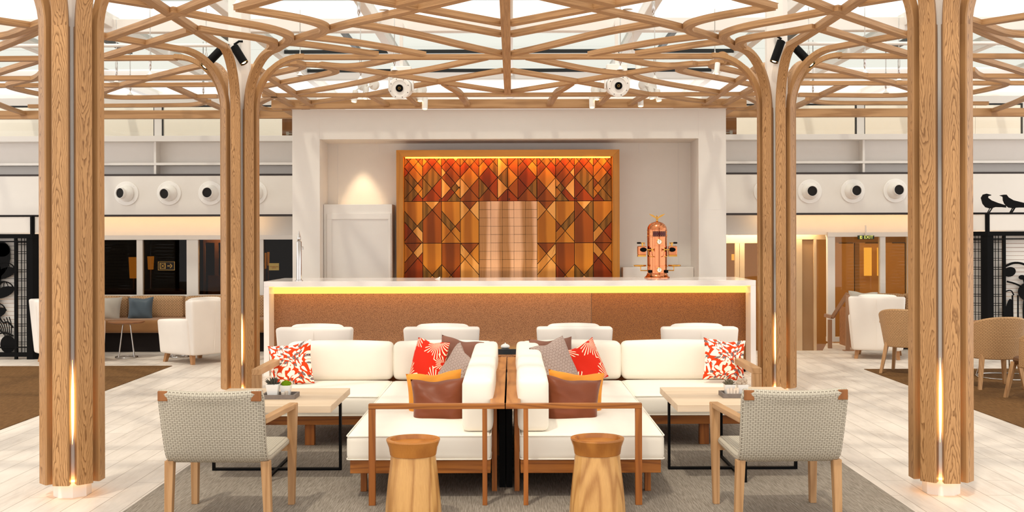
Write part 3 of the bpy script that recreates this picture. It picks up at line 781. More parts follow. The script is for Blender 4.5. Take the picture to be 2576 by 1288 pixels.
# ================================================================== CANOPY LATTICE (plan in metres, left half; mirrored)
ZB = 3.73
lat = thing('timber_lattice', 'curving timber ceiling lattice hung under the glass roof', 'lattice')
def smooth(pts, it=2):
    for _ in range(it):
        q = [pts[0]]
        for a, b_ in zip(pts, pts[1:]):
            q += [(a[0]*.75+b_[0]*.25, a[1]*.75+b_[1]*.25), (a[0]*.25+b_[0]*.75, a[1]*.25+b_[1]*.75)]
        q.append(pts[-1]); pts = q
    return pts
bcount = 0
def beam(pts, sm=True, w_=.090, t_=.052, dz=0):
    if sm and len(pts) > 2: pts = smooth(pts)
    global bcount
    bcount += 1; dz += -.0006*(bcount % 13)-.0002
    b = MB(); n = len(pts); vs = []; cu = [0]
    for p, q in zip(pts, pts[1:]): cu.append(cu[-1]+math.hypot(q[0]-p[0], q[1]-p[1]))
    for i, p in enumerate(pts):
        a = pts[max(i-1, 0)]; c = pts[min(i+1, n-1)]
        d = Vector((c[0]-a[0], c[1]-a[1])); d.normalize(); nn = Vector((-d.y, d.x))*w_/2
        for s_, z in ((-1, ZB), (1, ZB), (1, ZB+t_), (-1, ZB+t_)): vs.append((p[0]+nn.x*s_, p[1]+nn.y*s_, z+dz))
    fs = []
    for i in range(n-1):
        for j in range(4): fs.append((i*4+j, i*4+(j+1) % 4, (i+1)*4+(j+1) % 4, (i+1)*4+j))
    fs += [(3, 2, 1, 0), tuple((n-1)*4+j for j in range(4))]
    b.add(vs, fs)
    for i in range(n-1):
        for j in range(4):
            v0 = (0, .1, .16, .26)[j]; v1 = (.1, .16, .26, .32)[j]
            b.uv[i*4+j] = [(cu[i], v0), (cu[i], v1), (cu[i+1], v1), (cu[i+1], v0)]
    for k in (0, 1): b.uv[(n-1)*4+k] = [(0, 0), (.01, 0), (.01, .05), (0, .05)]
    b.build('beam', 'beam', lat, smooth=30)
T = [
 [(-2.965, 11.6), (-2.99, 11.18), (-3.0, 10.12), (-3.0, 8.3)],
 [(-2.47, 11.8), (-2.29, 11.42), (-1.93, 10.93), (-1.47, 10.39), (-0.93, 9.88), (-0.39, 9.33), (0.0, 8.9)],
 [(-4.0, 11.1), (-3.04, 10.02), (-2.47, 9.3), (-2.1, 8.9)],
 [(-4.42, 12.21), (-3.77, 11.51), (-3.05, 10.71)],
 [(-2.95, 9.75), (-2.58, 10.22), (-2.3, 10.53), (-2.17, 10.82), (-2.15, 11.05), (-2.24, 11.3)],
 [(-2.95, 10.6), (-2.78, 10.83), (-2.52, 11.07), (-2.41, 11.23), (-2.38, 11.39), (-2.48, 11.65)],
 [(-3.46, 11.8), (-3.62, 11.55), (-3.92, 11.1), (-4.45, 10.5), (-5.3, 9.5)],
 [(-3.9, 8.7), (-3.03, 9.57)],
 [(-7.5, 13.9), (-3.35, 13.8)],
 [(-7.5, 14.5), (-3.41, 14.44)],
 [(-3.46, 12.8), (-3.66, 12.95), (-4.44, 13.81), (-5.0, 14.42), (-5.4, 14.95)],
 [(-5.25, 14.75), (-5.5, 15.08), (-5.68, 15.45), (-5.58, 15.68), (-5.3, 15.72), (-4.82, 15.67), (-4.08, 15.6)],
 [(-7.2, 16.7), (-6.07, 16.63), (-4.87, 16.61), (-4.58, 16.47), (-4.35, 16.10)],
 [(-4.42, 14.46), (-4.40, 17.6)],
 [(-1.5, 8.7), (-1.83, 9.18), (-2.34, 9.69)],
 [(-2.34, 9.69), (-2.1, 9.92), (-1.90, 10.12), (-1.76, 10.35), (-1.72, 10.55), (-1.77, 10.74), (-1.86, 10.92), (-2.0, 11.06)],
 [(-2.3, 11.35), (-2.06, 11.49), (-1.83, 11.71), (-1.43, 12.1)],
 [(-1.98, 11.05), (-1.75, 11.2), (-1.46, 11.45), (-0.92, 12.12)],
 [(-1.43, 10.38), (-1.19, 10.59), (-0.84, 10.99), (-0.4, 11.66), (-0.05, 12.1)],
 [(-1.0, 9.99), (-0.05, 10.97)],
 [(-2.47, 8.1), (-0.9, 9.59), (-0.04, 10.41)],
 [(-0.95, 9.55), (-0.04, 8.65)],
 [(-1.49, 13.57), (-1.3, 13.5), (-1.10, 13.35), (-0.85, 13.1), (-0.54, 12.72), (-0.25, 12.35)],
 [(-2.16, 12.78), (-1.98, 12.92), (-1.78, 12.92), (-1.55, 12.74), (-1.23, 12.34)],
 [(-3.16, 13.84), (-2.84, 13.48), (-2.5, 13.1), (-2.38, 12.92), (-2.36, 12.75), (-2.43, 12.6)],
 [(-3.38, 14.79), (-2.88, 14.23), (-2.3, 13.62), (-2.07, 13.34), (-2.03, 13.12), (-2.09, 12.95), (-2.2, 12.82)],
 [(-2.47, 12.8), (-2.2, 12.86), (-1.9, 13.08), (-1.46, 13.57), (-0.94, 14.2), (-0.03, 15.26)],
 [(-0.05, 13.3), (-0.94, 14.27), (-1.63, 15.1), (-1.95, 15.5)],
 [(-2.9, 15.3), (-2.32, 14.73), (-1.85, 14.21), (-1.6, 13.85), (-1.5, 13.6)],
 [(-3.08, 16.55), (-2.86, 16.31), (-2.53, 16.04), (-2.15, 15.6)],
 [(-2.965, 13.0), (-2.94, 16.6)],
 [(-3.30, 14.3), (-3.24, 16.6)],
 [(-4.0, 17.6), (-3.84, 17.0), (-3.74, 16.54), (-3.50, 16.0), (-3.22, 15.49)],
 [(-3.74, 16.54), (-3.82, 16.94), (-3.74, 17.22), (-3.5, 17.26)],
 [(-4.35, 10.5), (-4.89, 11.15), (-5.3, 11.61), (-6.2, 12.6)],
 [(-5.7, 11.1), (-5.0, 11.05), (-4.58, 10.6), (-4.2, 10.2)],
 [(-6.6, 13.9), (-6.09, 13.32), (-5.2, 12.4)],
 [(-5.55, 13.3), (-5.81, 13.76), (-6.12, 14.06), (-6.42, 14.3), (-6.55, 14.6), (-6.5, 15.2), (-6.25, 15.9)],
 [(-7.3, 15.2), (-7.57, 16.55), (-7.68, 17.6)],
 [(-0.83, 14.4), (-0.78, 15.0), (-0.64, 16.5)],
 [(-1.95, 15.45), (-2.0, 16.55)],
 [(-1.35, 14.8), (-1.40, 15.6), (-1.47, 16.55)],
]
for i, pts in enumerate(T):
    if i >= 39: continue
    beam(pts); beam([(-x-.02, y) for x, y in pts])
# short bent connectors dropping onto the front rail
for sx in (-1, 1):
    for (xa, ya, xb) in ((-.83, 14.4, -.62), (-1.95, 15.45, -1.83), (-1.43, 15.0, -1.36)):
        pts = [(xa, ya), ((xa+xb)/2-.02, ya+.55), ((xa*.3+xb*.7), ya+.8), (xb, 16.62)] if ya < 15 else [(xa, ya), (xb, 16.62)]
        if sx > 0: pts = [(-x-.02, y) for x, y in pts]
        beam(pts)
beam([(-.014, 4.9), (-.014, 15.26)], dz=-.012)
beam([(-2.29, 12.30), (2.27, 12.30)])
beam([(-7.5, 12.4), (-3.66, 12.3)]); beam([(7.5, 12.4), (3.66, 12.3)])
beam([(-3.43, 15.5), (3.43, 15.5)])
beam([(-7.5, 7.6), (-3.7, 7.6)]); beam([(7.5, 7.6), (3.7, 7.6)]); beam([(-2.29, 7.6), (2.27, 7.6)])
for sx in (-1, 1):
    beam([(sx*3.46, 8.1), (sx*4.3, 9.0), (sx*5.3, 10.1)], False)
# edge rails
MB().bb(-3.55, 3.55, 16.62, 16.76, 3.70, 3.83).build('edge_rail', 'ashH', lat, bevel=.006)
for sx in (-1, 1):
    MB().bb(sx*3.2, sx*9.5, 17.58, 17.70, 3.66, 3.79).build('edge_rail', 'ashH', lat, bevel=.006)
    MB().bb(sx*3.28, sx*3.42, 16.76, 17.58, 3.68, 3.80).build('edge_rail', 'ashH', lat, bevel=.006)

# suspension rods
rod0 = thing('suspension_rod', 'thin steel rod holding the timber lattice', 'rod', (0, 0, 0), 0, 'suspension rods holding the lattice')
b = MB().tube([(0, 0, .0), (0, 0, .82)], .006, 8); b.build('rod', 'chrome', rod0)
MB().lathe([(.005, .06), (.016, .09), (.016, .26), (.005, .30)], 10).build('turnbuckle', 'chrome', rod0, smooth=40)
MB().lathe([(.045, 0), (.03, .012), (.008, .05)], 14).build('foot_cone', 'lampwhite', rod0, smooth=40)
rods = [(-2.35, 9.72), (-5.35, 15.73), (-4.45, 13.83), (-3.75, 13.82), (-5.1, 14.48), (-1.1, 9.95), (-1.4, 10.5), (-2.6, 13.9), (-1.9, 14.3), (-1.38, 13.5), (-4.42, 16.1)]
rod_where = ['at the zigzag tip near the top edge', 'far out by the rear loop', 'in the middle bay outside the far column', 'close outside the far column', 'in the rear bay outside the far column',
             'at the top edge inside', 'on the upper diagonal inside', 'just behind the far column', 'behind the far column towards the portal', 'beside the stage projector', 'by the rear window band']
first = True
for x, y in rods:
    for sx in (1, -1):
        xx = x if sx == 1 else -x-.02
        rl = 'thin steel lattice rod '+rod_where[rods.index((x, y))]+(' on the left' if sx == 1 else ' on the right')
        if first: rod0.location = (xx, y, ZB+.056); rod0['label'] = rl; first = False
        else: dup(rod0, (xx, y, ZB+.056), label=rl)
# service pipe
for sx in (-1, 1):
    o = MB().tube([(sx*3.2, 13.4, 4.08), (sx*9.5, 13.4, 4.08)], .022, 10).build('service_pipe', 'steelw', smooth=40)
    tag(o, 'thin white service pipe above the lattice on the %s side' % ('left' if sx < 0 else 'right'), 'pipe')

# ================================================================== LAMPS UP HIGH
def dir_mat(p, d):
    return Matrix.Translation(p) @ Vector(d).to_track_quat('Z', 'Y').to_matrix().to_4x4()
def black_spot(label, p0, p1, side):
    p0 = Vector(p0); p1 = Vector(p1); d = p1-p0; L = d.length
    t = thing('spotlight', label, 'spotlight', p0, 0)
    mt = dir_mat((0, 0, 0), d)
    MB().lathe([(.042, 0), (.046, .004), (.046, L), (.040, L), (.038, L-.02)], 24, mt).build('housing', 'black', t, smooth=40)
    MB().lathe([(.030, L-.018), (.020, L-.006), (.004, L-.003)], 20, mt).build('bulb', 'bulb', t, smooth=60)
    MB().lathe([(.040, L-.004), (.046, L+.002), (.046, L-.004)], 24, mt, cap=False).build('rim', 'brass', t, smooth=40)
    b = MB().tube([(0, 0, .02), (side*.05, .02, .06), (side*.09, .03, .06)], .012, 8); b.build('bracket', 'black', t)
YC = 12.14
black_spot('black spotlight aimed down right inside the left tree column', at(590, 117, YC), at(616, 159, YC-.02), 1)
black_spot('black spotlight aimed down left behind the left column arm', at(556, 126, YC+.05), at(514, 169, YC-.04), 1)
black_spot('black spotlight aimed down beside the right tree column core', at(1967, 103, YC), at(1948, 156, YC-.02), -1)
black_spot('black spotlight aimed down right behind the right column arm', at(2002, 120, YC+.05), at(2044, 164, YC-.04), -1)
def projector(label, px, py):
    D = 14.12; c = at(px, py, D); t = thing('stage_projector', label, 'projector', c)
    d = Vector((-.12 if px < 1288 else .1, -1, -.12)).normalized(); mt = dir_mat((0, 0, 0), d)
    MB().lathe([(.09, -.28), (.118, -.26), (.122, -.02), (.138, -.01), (.141, .02), (.135, .03), (.102, .032), (.098, .022), (.045, .02)], 40, mt).build('housing', 'lampwhite', t, smooth=30)
    b = MB(); 
    for k in range(8):
        a = k*PI/4+.3; b.sphere(mt @ Vector((.119*math.cos(a), .119*math.sin(a), .031)), .006, 8, 5)
    b.build('screw', 'darkframe', t)
    MB().lathe([(.047, .022), (.047, .036), (.040, .038), (.036, .03)], 28, mt).build('lens', 'black', t, smooth=40)
    b = MB()
    for k in range(6):
        a = k*PI/3; b.sphere(mt @ Vector((.014*math.cos(a), .014*math.sin(a), .036)), .005, 8, 5)
    b.build('diode', 'signline', t)
    b = MB().bb(-.13, .13, .12, .30, .17, .30); b.bb(-.16, -.145, .1, .2, -.02, .2); b.bb(.145, .16, .1, .2, -.02, .2)
    b.build('yoke', 'lampwhite', t, bevel=.01)
    b = MB().bb(-.02, .02, .18, .22, .28, .84); b.bb(-.02, .02, .18, .66, .83, .87); b.build('mount', 'steelw', t)
projector('white round stage projector hanging above the left of the wooden panel', 1007, 222)
projector('white round stage projector hanging above the right of the wooden panel', 1556, 216)
def wspot(label, px, py, D=16.2, base=True, wood_base=False, lean=.0, bx=16, by=-18, hang=0):
    c = Vector(at(px, py, D)); t = thing('white_spotlight', label, 'spotlight', c)
    d = Vector((lean, -.25, -1)).normalized(); mt = dir_mat((0, 0, 0), d); L, r = (.11, .030) if wood_base else (.15, .042)
    MB().lathe([(r*.95, -.02), (r, -.01), (r, L), (r*.86, L), (r*.8, L-.03)], 20, mt).build('housing', 'lampwhite', t, smooth=40)
    MB().lathe([(r*.78, L-.028), (.004, L-.02)], 16, mt).build('bulb', 'bulb', t, smooth=60)
    q = Vector((bx*D/2800, .05, -by*D/2800))
    m2 = dir_mat(q, (0.5 if bx < 0 else -.5, -1, 0))
    MB().lathe([(.075, -.04), (.075, .01), (.055, .018)] if not wood_base else [(.078, -.03), (.078, .01), (.06, .014)], 28, m2).build('mount_disc', 'ashH' if wood_base else 'lampwhite', t, smooth=30)
    b = MB().tube([(0, 0, .02), q], .012, 8)
    if hang: b.tube([q, q+Vector((0, -.1, hang))], .012, 8)
    b.build('stem', 'lampwhite', t)
wspot('leftmost white spotlight on a disc above the portal', 895, 232, lean=-.12)
wspot('second white spotlight from the left above the portal', 922, 224, lean=-.1, bx=18, by=-12)
wspot('small white spotlight right of the left projector', 1058, 230, bx=-16, by=6)
wspot('lowest white spotlight right of the left projector', 1070, 250, bx=-8, by=-26)
wspot('small white spotlight left of the right projector', 1502, 226, bx=14, by=6)
wspot('lowest white spotlight left of the right projector', 1490, 246, bx=10, by=-22)
wspot('white spotlight pair member nearer the right projector', 1638, 224, lean=.12, bx=-16, by=-12)
wspot('rightmost white spotlight of the pair above the portal', 1655, 230, lean=.12, bx=-12, by=-12)
wspot('single white spotlight low on the rail right of the right projector', 1612, 243, bx=8, by=-10)
wspot('single white spotlight high beside the beam right of the projector', 1607, 150, 14.9, bx=-14, by=-12, hang=.34)
wspot('white spotlight on a round wooden disc by the right tree column', 1806, 163, 12.6, wood_base=True, lean=-.15, bx=14, by=-18)

# ================================================================== NOZZLES
def nozzle(label, px, py, dx, dz):
    c = at(px, py, YB-.001); t = thing('air_nozzle', label, 'air nozzle', c, 0, 'round air nozzles in the white wall bands')
    b = MB().lathe([(.20, 0), (.20, .012), (.192, .018), (.145, .02)], 48, dir_mat((0, 0, 0), (0, -1, 0)))
    b.build('flange', 'lampwhite', t, smooth=30)
    b = MB()
    for k in range(4):
        a = PI/4+k*PI/2; b.sphere((.172*math.cos(a), -.019, .172*math.sin(a)), .006, 8, 5)
    b.build('screw', 'steelw', t)
    d = Vector((dx, -1, dz)).normalized(); mt = dir_mat((0, 0, 0), d)
    pr = [(.140*math.cos(a), .140*math.sin(a)) for a in [PI*.0+k*PI/2*.62/10 for k in range(11)]]
    pr = pr + [(.096, .125), (.086, .165), (.081, .165), (.078, .12), (.074, .09)]
    MB().lathe(pr, 40, mt).build('nozzle_cone', 'lampwhite', t, smooth=40)
    MB().lathe([(.0795, .148), (.0005, .149)], 32, mt).build('opening', 'darkbox', t)
nozzle('leftmost air nozzle on the left wall band', 319, 487, -.42, .02)
nozzle('second air nozzle from the left on the left wall band', 426, 486, -.25, -.1)
nozzle('third air nozzle on the left wall band, beside the column', 530, 486, -.10, .03)
nozzle('air nozzle half hidden behind the left tree column', 642, 485, -.1, 0)
nozzle('air nozzle half hidden behind the right tree column', 1926, 482, -.1, 0)
nozzle('air nozzle just right of the right tree column', 2037, 482, .02, .02)
nozzle('middle air nozzle on the right wall band', 2145, 481, .14, .03)
nozzle('rightmost air nozzle on the right wall band beside the near column', 2252, 480, .08, .06)

# ================================================================== WOODEN PATTERN PANEL
t = thing('veneer_panel', 'glossy geometric wood veneer panel in a deep frame behind the bar', 'wall panel', (-.02, 17.15, 0))
PXL, PXR, PZT, PZB = -1.70, 1.70, 3.10, 1.0
y0, y1 = -.20, .36
fw = .105
b = MB(); b.hexa([(PXL, y0, PZT), (PXR, y0, PZT), (PXR-fw, y0, PZT-fw), (PXL+fw, y0, PZT-fw)], [(PXL, y1, PZT), (PXR, y1, PZT), (PXR-fw, y1, PZT-fw), (PXL+fw, y1, PZT-fw)])
b.build('frame_top', 'vframe', t, bevel=.002)
for s in (-1, 1):
    X0 = PXL if s < 0 else PXR; X1 = X0-s*fw
    b = MB(); b.hexa([(X0, y0, PZB), (X1, y0, PZB), (X1, y0, PZT-fw), (X0, y0, PZT)], [(X0, y1, PZB), (X1, y1, PZB), (X1, y1, PZT-fw), (X0, y1, PZT)])
    b.build('frame_side', 'vframez', t, bevel=.002)
MB().bb(PXL+fw, PXR-fw, -.02, .36, PZB, PZT-fw).build('backing', 'darkbox', t)
MB().bb(PXL+fw+.03, PXR-fw-.03, -.165, -.145, PZT-fw-.018, PZT-fw-.004).build('light_strip', 'led_o', t)
# tiles: cut each column cell with slanted lines
IX0, IX1 = PXL+fw, PXR-fw; SX = (IX1-IX0)/(2010-146); ZT_, s_z = PZT-fw, (PZT-fw-1.17)/(1240-133)
def TX(u): return IX0+(u-146)*SX
def TZ(v): return ZT_-(v-133)*s_z
def cut(poly, a, b_):
    """split convex polygon by line a-b"""
    def side(p): return (b_[0]-a[0])*(p[1]-a[1])-(b_[1]-a[1])*(p[0]-a[0])
    L, R = [], []
    n = len(poly)
    for i in range(n):
        p, q = poly[i], poly[(i+1) % n]; sp, sq = side(p), side(q)
        if sp >= -1e-6: L.append(p)
        if sp <= 1e-6: R.append(p)
        if (sp > 1e-6 and sq < -1e-6) or (sp < -1e-6 and sq > 1e-6):
            k = sp/(sp-sq); m_ = (p[0]+(q[0]-p[0])*k, p[1]+(q[1]-p[1])*k); L.append(m_); R.append(m_)
    return [x for x in (L, R) if len(x) > 2]
def area(p): return abs(sum(p[i][0]*p[(i+1) % len(p)][1]-p[(i+1) % len(p)][0]*p[i][1] for i in range(len(p))))/2
cb = [146, 311, 481, 649, 817, 985, 1076, 1168, 1338, 1507, 1676, 1845, 2010]
cells = []
A1 = ['S520', 'S321', 'S218', 'B120', 'B320', 'B18', 'B225', 'S620']
A2 = ['B320', 'S520', 'S321', 'B120', 'B18', 'S218']
A3 = ['S520', 'S321', 'B120', 'B320', 'B18', 'B225', 'S600', 'S218']
left = {0: (A1, ['B630', 'B730', 'S911'], ['B925', 'S1115', 'S1215']), 1: (A2, ['B520', 'S720'], ['B1130', 'S1330']),
        2: (A3, ['B630', 'B720', 'S920'], ['B1130', 'S1330']), 3: (A2, ['B520', 'S720'], ['B930', 'S1130', 'B1030']), 4: (A2, [], [])}
def mirror(l): # mirrored cell: swap slope, keep the heights
    o = []
    for s_ in l:
        k, v = s_[0], float(s_[1:]); o.append(('S' if k == 'B' else 'B')+str(v if False else v)+'m')
    return o
def add_cells(x0, x1, v0, v1, lines, mir=False):
    polys = [[(x0, v0), (x1, v0), (x1, v1), (x0, v1)]]
    for s_ in lines:
        v = float(s_[1:]); up = s_[0] == 'S'
        va, vb = v, v-200 if up else v+200
        a, c = ((x0, va), (x1, vb)) if not mir else ((x1, va), (x0, vb))
        polys = [q for p in polys for q in cut(p, a, c)]
    return [p for p in polys if area(p) > 60]
for i in range(4):
    for mir in (False, True):
        x0, x1 = (cb[i], cb[i+1]) if not mir else (2156-cb[i+1], 2156-cb[i])
        for (v0, v1, l) in ((133, 541, left[i][0]), (541, 931, left[i][1]), (931, 1290, left[i][2])):
            cells += [(p, i, x0) for p in add_cells(x0, x1, v0, v1, l, mir)]
for x0, x1, mir in ((817, 985, False), (1168, 1338, True)): cells += [(p, 4, x0) for p in add_cells(x0, x1, 133, 541, A2, mir)]
for p in add_cells(985, 1168, 133, 541, ['S320', 'B120', 'S520', 'B320']):
    for q in cut(p, (1076, 0), (1076, 1000)): cells.append((q, 5, 985))
b = MB(); rr = random.Random(21)
tone = {}
for p, col, x0 in cells:
    cx = sum(q[0] for q in p)/len(p); cy = sum(q[1] for q in p)/len(p)
    key = (round(min(cx, 2156-cx)/12), round(cy/12))
    if key not in tone:
        ar = area(p)
        tone[key] = rr.choices(range(5), [.2, .26, .22, .2, .12] if ar < 15000 else [.15, .42, .35, .03, .05])[0]
    b.cur = tone[key]
    q = []
    sg = sum(p[i][0]*p[(i+1) % len(p)][1]-p[(i+1) % len(p)][0]*p[i][1] for i in range(len(p)))
    sg = 1 if sg > 0 else -1
    pp = p   # true inset: move every edge inwards, intersect neighbours
    E_ = []
    for (xa, ya), (xb, yb) in zip(pp, pp[1:]+pp[:1]):
        L = math.hypot(xb-xa, yb-ya)
        if L < .5: continue
        nx, ny = -(yb-ya)/L*sg, (xb-xa)/L*sg; E_.append((xa+nx*2.7, ya+ny*2.7, xb-xa, yb-ya))
    for e0, e1 in zip(E_[-1:]+E_[:-1], E_):
        den = e0[2]*e1[3]-e0[3]*e1[2]
        if abs(den) < 1e-6: continue
        k = ((e1[0]-e0[0])*e1[3]-(e1[1]-e0[1])*e1[2])/den; q.append((TX(e0[0]+e0[2]*k), TZ(e0[1]+e0[3]*k)))
    if len(q) < 3: continue
    b.prism(q, -.035, -.02)
b.build('veneer_tiles', TW, t)
b = MB()
for i in range(5):
    for j in range(9):
        xa, xb = 819+i*104, 819+(i+1)*104; va, vb = 541+j*77.7, 541+(j+1)*77.7+(55 if j == 8 else 0)
        b.bb(TX(xa+1.8), TX(xb-1.8), -.04, -.02, TZ(vb-1.8), TZ(va+1.8))
b.build('veneer_grid', TW[5], t)
b = MB()
for (u, v) in ((466, 525), (1090, 521), (1690, 518)): b.sphere((TX(u), -.05, TZ(v)), .012, 10, 8)
b.build('knob', 'darkframe', t)
for k, px in enumerate((-1.15, 1.25)):
    l = bpy.data.lights.new('panel_downlight', 'SPOT'); l.energy = 75; l.color = (1, .70, .38); l.spot_size = .48; l.spot_blend = .9; l.shadow_soft_size = .04
    o = bpy.data.objects.new('panel_downlight', l); COL.objects.link(o); o.location = (px, 16.3, 3.68); o.rotation_euler = (math.radians(31.5), 0, 0)
alight('panel_top_glow', (-.02, 17.02, 2.985), (math.radians(28), 0, 0), 3.1, .02, 8, (1, .45, .1))
alight('counter_uplight', (0, 16.95, 1.18), (math.radians(200), 0, 0), 3, .12, 6, (1, .8, .5))
# niche wall glow
l = bpy.data.lights.new('niche_downlight', 'SPOT'); l.energy = 45; l.color = (1, .74, .46); l.spot_size = .95; l.spot_blend = .6; l.shadow_soft_size = .05
o = bpy.data.objects.new('niche_downlight', l); COL.objects.link(o); o.location = (-2.3, 17.25, 3.22); o.rotation_euler = (math.radians(6), 0, 0)

# white cupboard in the niche, and back counter
t = thing('niche_cupboard', 'white cupboard with a raised frame left of the wood panel', 'cupboard', (0, 17.1, 0))
MB().bb(-2.85, -1.80, 0, .42, 0, 2.28).build('carcass', 'white', t, bevel=.004)
b = MB(); b.bb(-2.80, -1.82, -.02, 0, 2.05, 2.14); b.bb(-2.80, -2.73, -.02, 0, .1, 2.05); b.bb(-1.86, -1.82, -.02, 0, .1, 2.05); b.build('door_frame', 'white', t, bevel=.003)
MB().bb(-2.73, -1.86, -.006, 0, .1, 2.05).build('door', 'steelw', t)
o = MB().bb(1.75, 2.85, 17.2, 17.5, 0, 1.30).build('back_counter', 'white', bevel=.01); tag(o, 'white low back counter at the right of the niche', 'counter')

# ================================================================== BAR
t = thing('bar_counter', 'long white bar counter with amber lit bronze front', 'bar counter', (0, 14.2, 0))
BX0, BX1, BH = -3.13, 3.15, 1.205
MB().bb(BX0, BX1, 0, 1.3, BH-.068, BH).build('counter_top', 'stonew', t, bevel=.003)
for x0, x1 in ((BX0, BX0+.068), (BX1-.068, BX1)): MB().bb(x0, x1, 0, 1.3, 0, BH-.068).build('end_panel', 'stonew', t, bevel=.002)
MB().bb(BX0+.068, 1.07, .30, .36, .04, BH-.174).build('front_panel', 'barpanel', t)
MB().bb(1.075, BX1-.068, .30, .36, .04, BH-.174).build('front_panel', 'barpanel2', t)
MB().bb(BX0+.07, BX1-.07, .32, .5, 0, .05).build('kick_plate', 'darkskirt', t)
MB().bb(BX0+.075, BX1-.075, .27, .285, BH-.085, BH-.070).build('light_strip', 'led_y', t)
MB().bb(BX0+.068, BX1-.068, .30, .36, BH-.172, BH-.069).build('light_diffuser', emit('amber_diffuser', 'FFD468', 1.25), t)

alight('bar_glow', (0.01, 14.36, BH-.085), (math.radians(20), 0, 0), 6.0, .02, 8, (1, .50, .12))
# beer tower, espresso machine, card
c = at(750, 706, 14.36)
t = thing('beer_tap_tower', 'slim chrome tap tower at the left end of the bar', 'tap', (c[0], 14.42, BH))
MB().lathe([(.05, 0), (.05, .008), (.034, .012), (.034, .50), (.030, .51), (.012, .52)], 28).build('column', 'chrome', t, smooth=30)
MB().lathe([(.012, .50), (.024, .535), (.022, .565), (.010, .61), (.002, .65)], 20).build('finial', 'chrome', t, smooth=60)
MB().tube([(.03, 0, .44), (.05, 0, .44), (.05, 0, .40)], .007, 8).build('spout', 'chrome', t, smooth=60)
ey = 15.15; ex = .04+(1653-1288)*ey/2800
t = thing('espresso_machine', 'copper upright espresso machine with a brass eagle on the bar', 'espresso machine', (ex, ey, BH))
S = 1.0
MB().lathe([(.172, 0), (.172, .012), (.15, .03), (.142, .045), (.138, .06), (.133, .065), (.133, .55), (.137, .552), (.137, .562), (.133, .565), (.133, .645), (.138, .648), (.138, .655), (.133, .658), (.128, .69), (.108, .725), (.075, .75), (.035, .764), (.006, .768)], 56).build('boiler', 'copper', t, smooth=30)
b = MB()
for k in range(-5, 6):
    a = -PI/2+k*.22
    for z in (.575, .625): b.sphere((.135*math.cos(a), .135*math.sin(a), z), .0045, 8, 5)
for z in (.16, .155, .575, .625):
    for a in (-PI/2+1.35, -PI/2-1.35): b.sphere((.135*math.cos(a), .135*math.sin(a), z), .006, 8, 5)
b.build('rivet', 'brass', t)
def arcplate(b, a0, a1, z0, z1, r, th=.004, n=14):
    for i in range(n):
        u, v = a0+(a1-a0)*i/n, a0+(a1-a0)*(i+1)/n
        b.hexa([(r*math.cos(u), r*math.sin(u), z0), (r*math.cos(v), r*math.sin(v), z0), ((r+th)*math.cos(v), (r+th)*math.sin(v), z0), ((r+th)*math.cos(u), (r+th)*math.sin(u), z0)],
               [(r*math.cos(u), r*math.sin(u), z1), (r*math.cos(v), r*math.sin(v), z1), ((r+th)*math.cos(v), (r+th)*math.sin(v), z1), ((r+th)*math.cos(u), (r+th)*math.sin(u), z1)])
b = MB(); arcplate(b, -PI/2-.55, -PI/2+.85, .565, .635, .134); b.build('badge_plate', plain('dark_red_plate', '4A0C06', .2, .4), t)
b = MB(); arcplate(b, -PI/2-.45, -PI/2+.55, .44, .545, .133, .006); arcplate(b, -PI/2-.5, -PI/2+.6, .43, .437, .133, .012)
arcplate(b, -PI/2-.45, -PI/2+.55, .07, .16, .133, .006); arcplate(b, -PI/2-.5, -PI/2+.6, .165, .172, .133, .012)
b.build('relief_plate', 'copper', t, bevel=.001)
for z in (.492, .112):
    mt = dir_mat((.01, -.14, z), (0.07, -1, 0))
    g = MB().lathe([(.037, 0), (.037, .012), (.031, .016), (.031, .010)], 28, mt).build('gauge', 'brass', t, smooth=30)
    MB().lathe([(.031, .0108), (.0005, .0112)], 28, mt).build('dial', 'ceramic', g)
    MB().prism([(.008, z-.012), (.012, z-.012), (.014, z+.02), (.011, z+.022)], -.1525, -.151).build('needle', 'black', g)
for s in (-1, 1):
    g = MB().bb(s*.15, s*.265, -.06, .06, .31, .435).build('brew_group', 'copper', t, bevel=.012)
    MB().lathe([(.036, 0), (.038, .03), (.030, .045), (.028, .03)], 20, dir_mat((s*.195, -.06, .385), (0, -1, 0)) @ Matrix.Diagonal((1.15, .8, 1, 1))).build('group_opening', 'black', g, smooth=30)
    b = MB().bb(s*.155, s*.265, -.05, .05, .29, .312); b.tube([(s*.20, 0, .43), (s*.20, 0, .475)], .012, 10); b.tube([(s*.17, 0, .475), (s*.235, 0, .475)], .008, 10); b.tube([(s*.17, -.0, .44), (s*.17, 0, .48)], .005, 8)
    b.build('brass_fitting', 'brass', g)
    MB().lathe([(.009, 0), (.012, .01), (.011, .05), (.006, .055)], 12, dir_mat((s*.22, 0, .476), (s, 0, .0))).build('lever_handle', 'black', g, smooth=40)
    b = MB().tube([(s*.15, -.10, .385), (s*.08, -.15, .385)], .009, 10); b.tube([(s*.13, -.11, .37), (s*.13, -.12, .32), (s*.115, -.14, .295), (s*.07, -.17, .288)], .005, 8); b.tube([(s*.078, -.15, .36), (s*.078, -.15, .405)], .007, 8)
    b.build('steam_wand', 'brass', t, smooth=60)
    g = MB().lathe([(.072, 0), (.084, .006), (.088, .022), (.080, .022), (.075, .010)], 32, Matrix.Translation((s*.235, 0, .155))).build('drip_tray', 'brass', t, smooth=30)
    MB().tube([(s*.12, 0, .10), (s*.225, 0, .10), (s*.225, 0, .158)], .008, 10).build('tray_arm', 'brass', g)
    b = MB().bb(s*.095, s*.135, -.115, -.07, .07, .11); b.build('valve', 'black', t, bevel=.003)
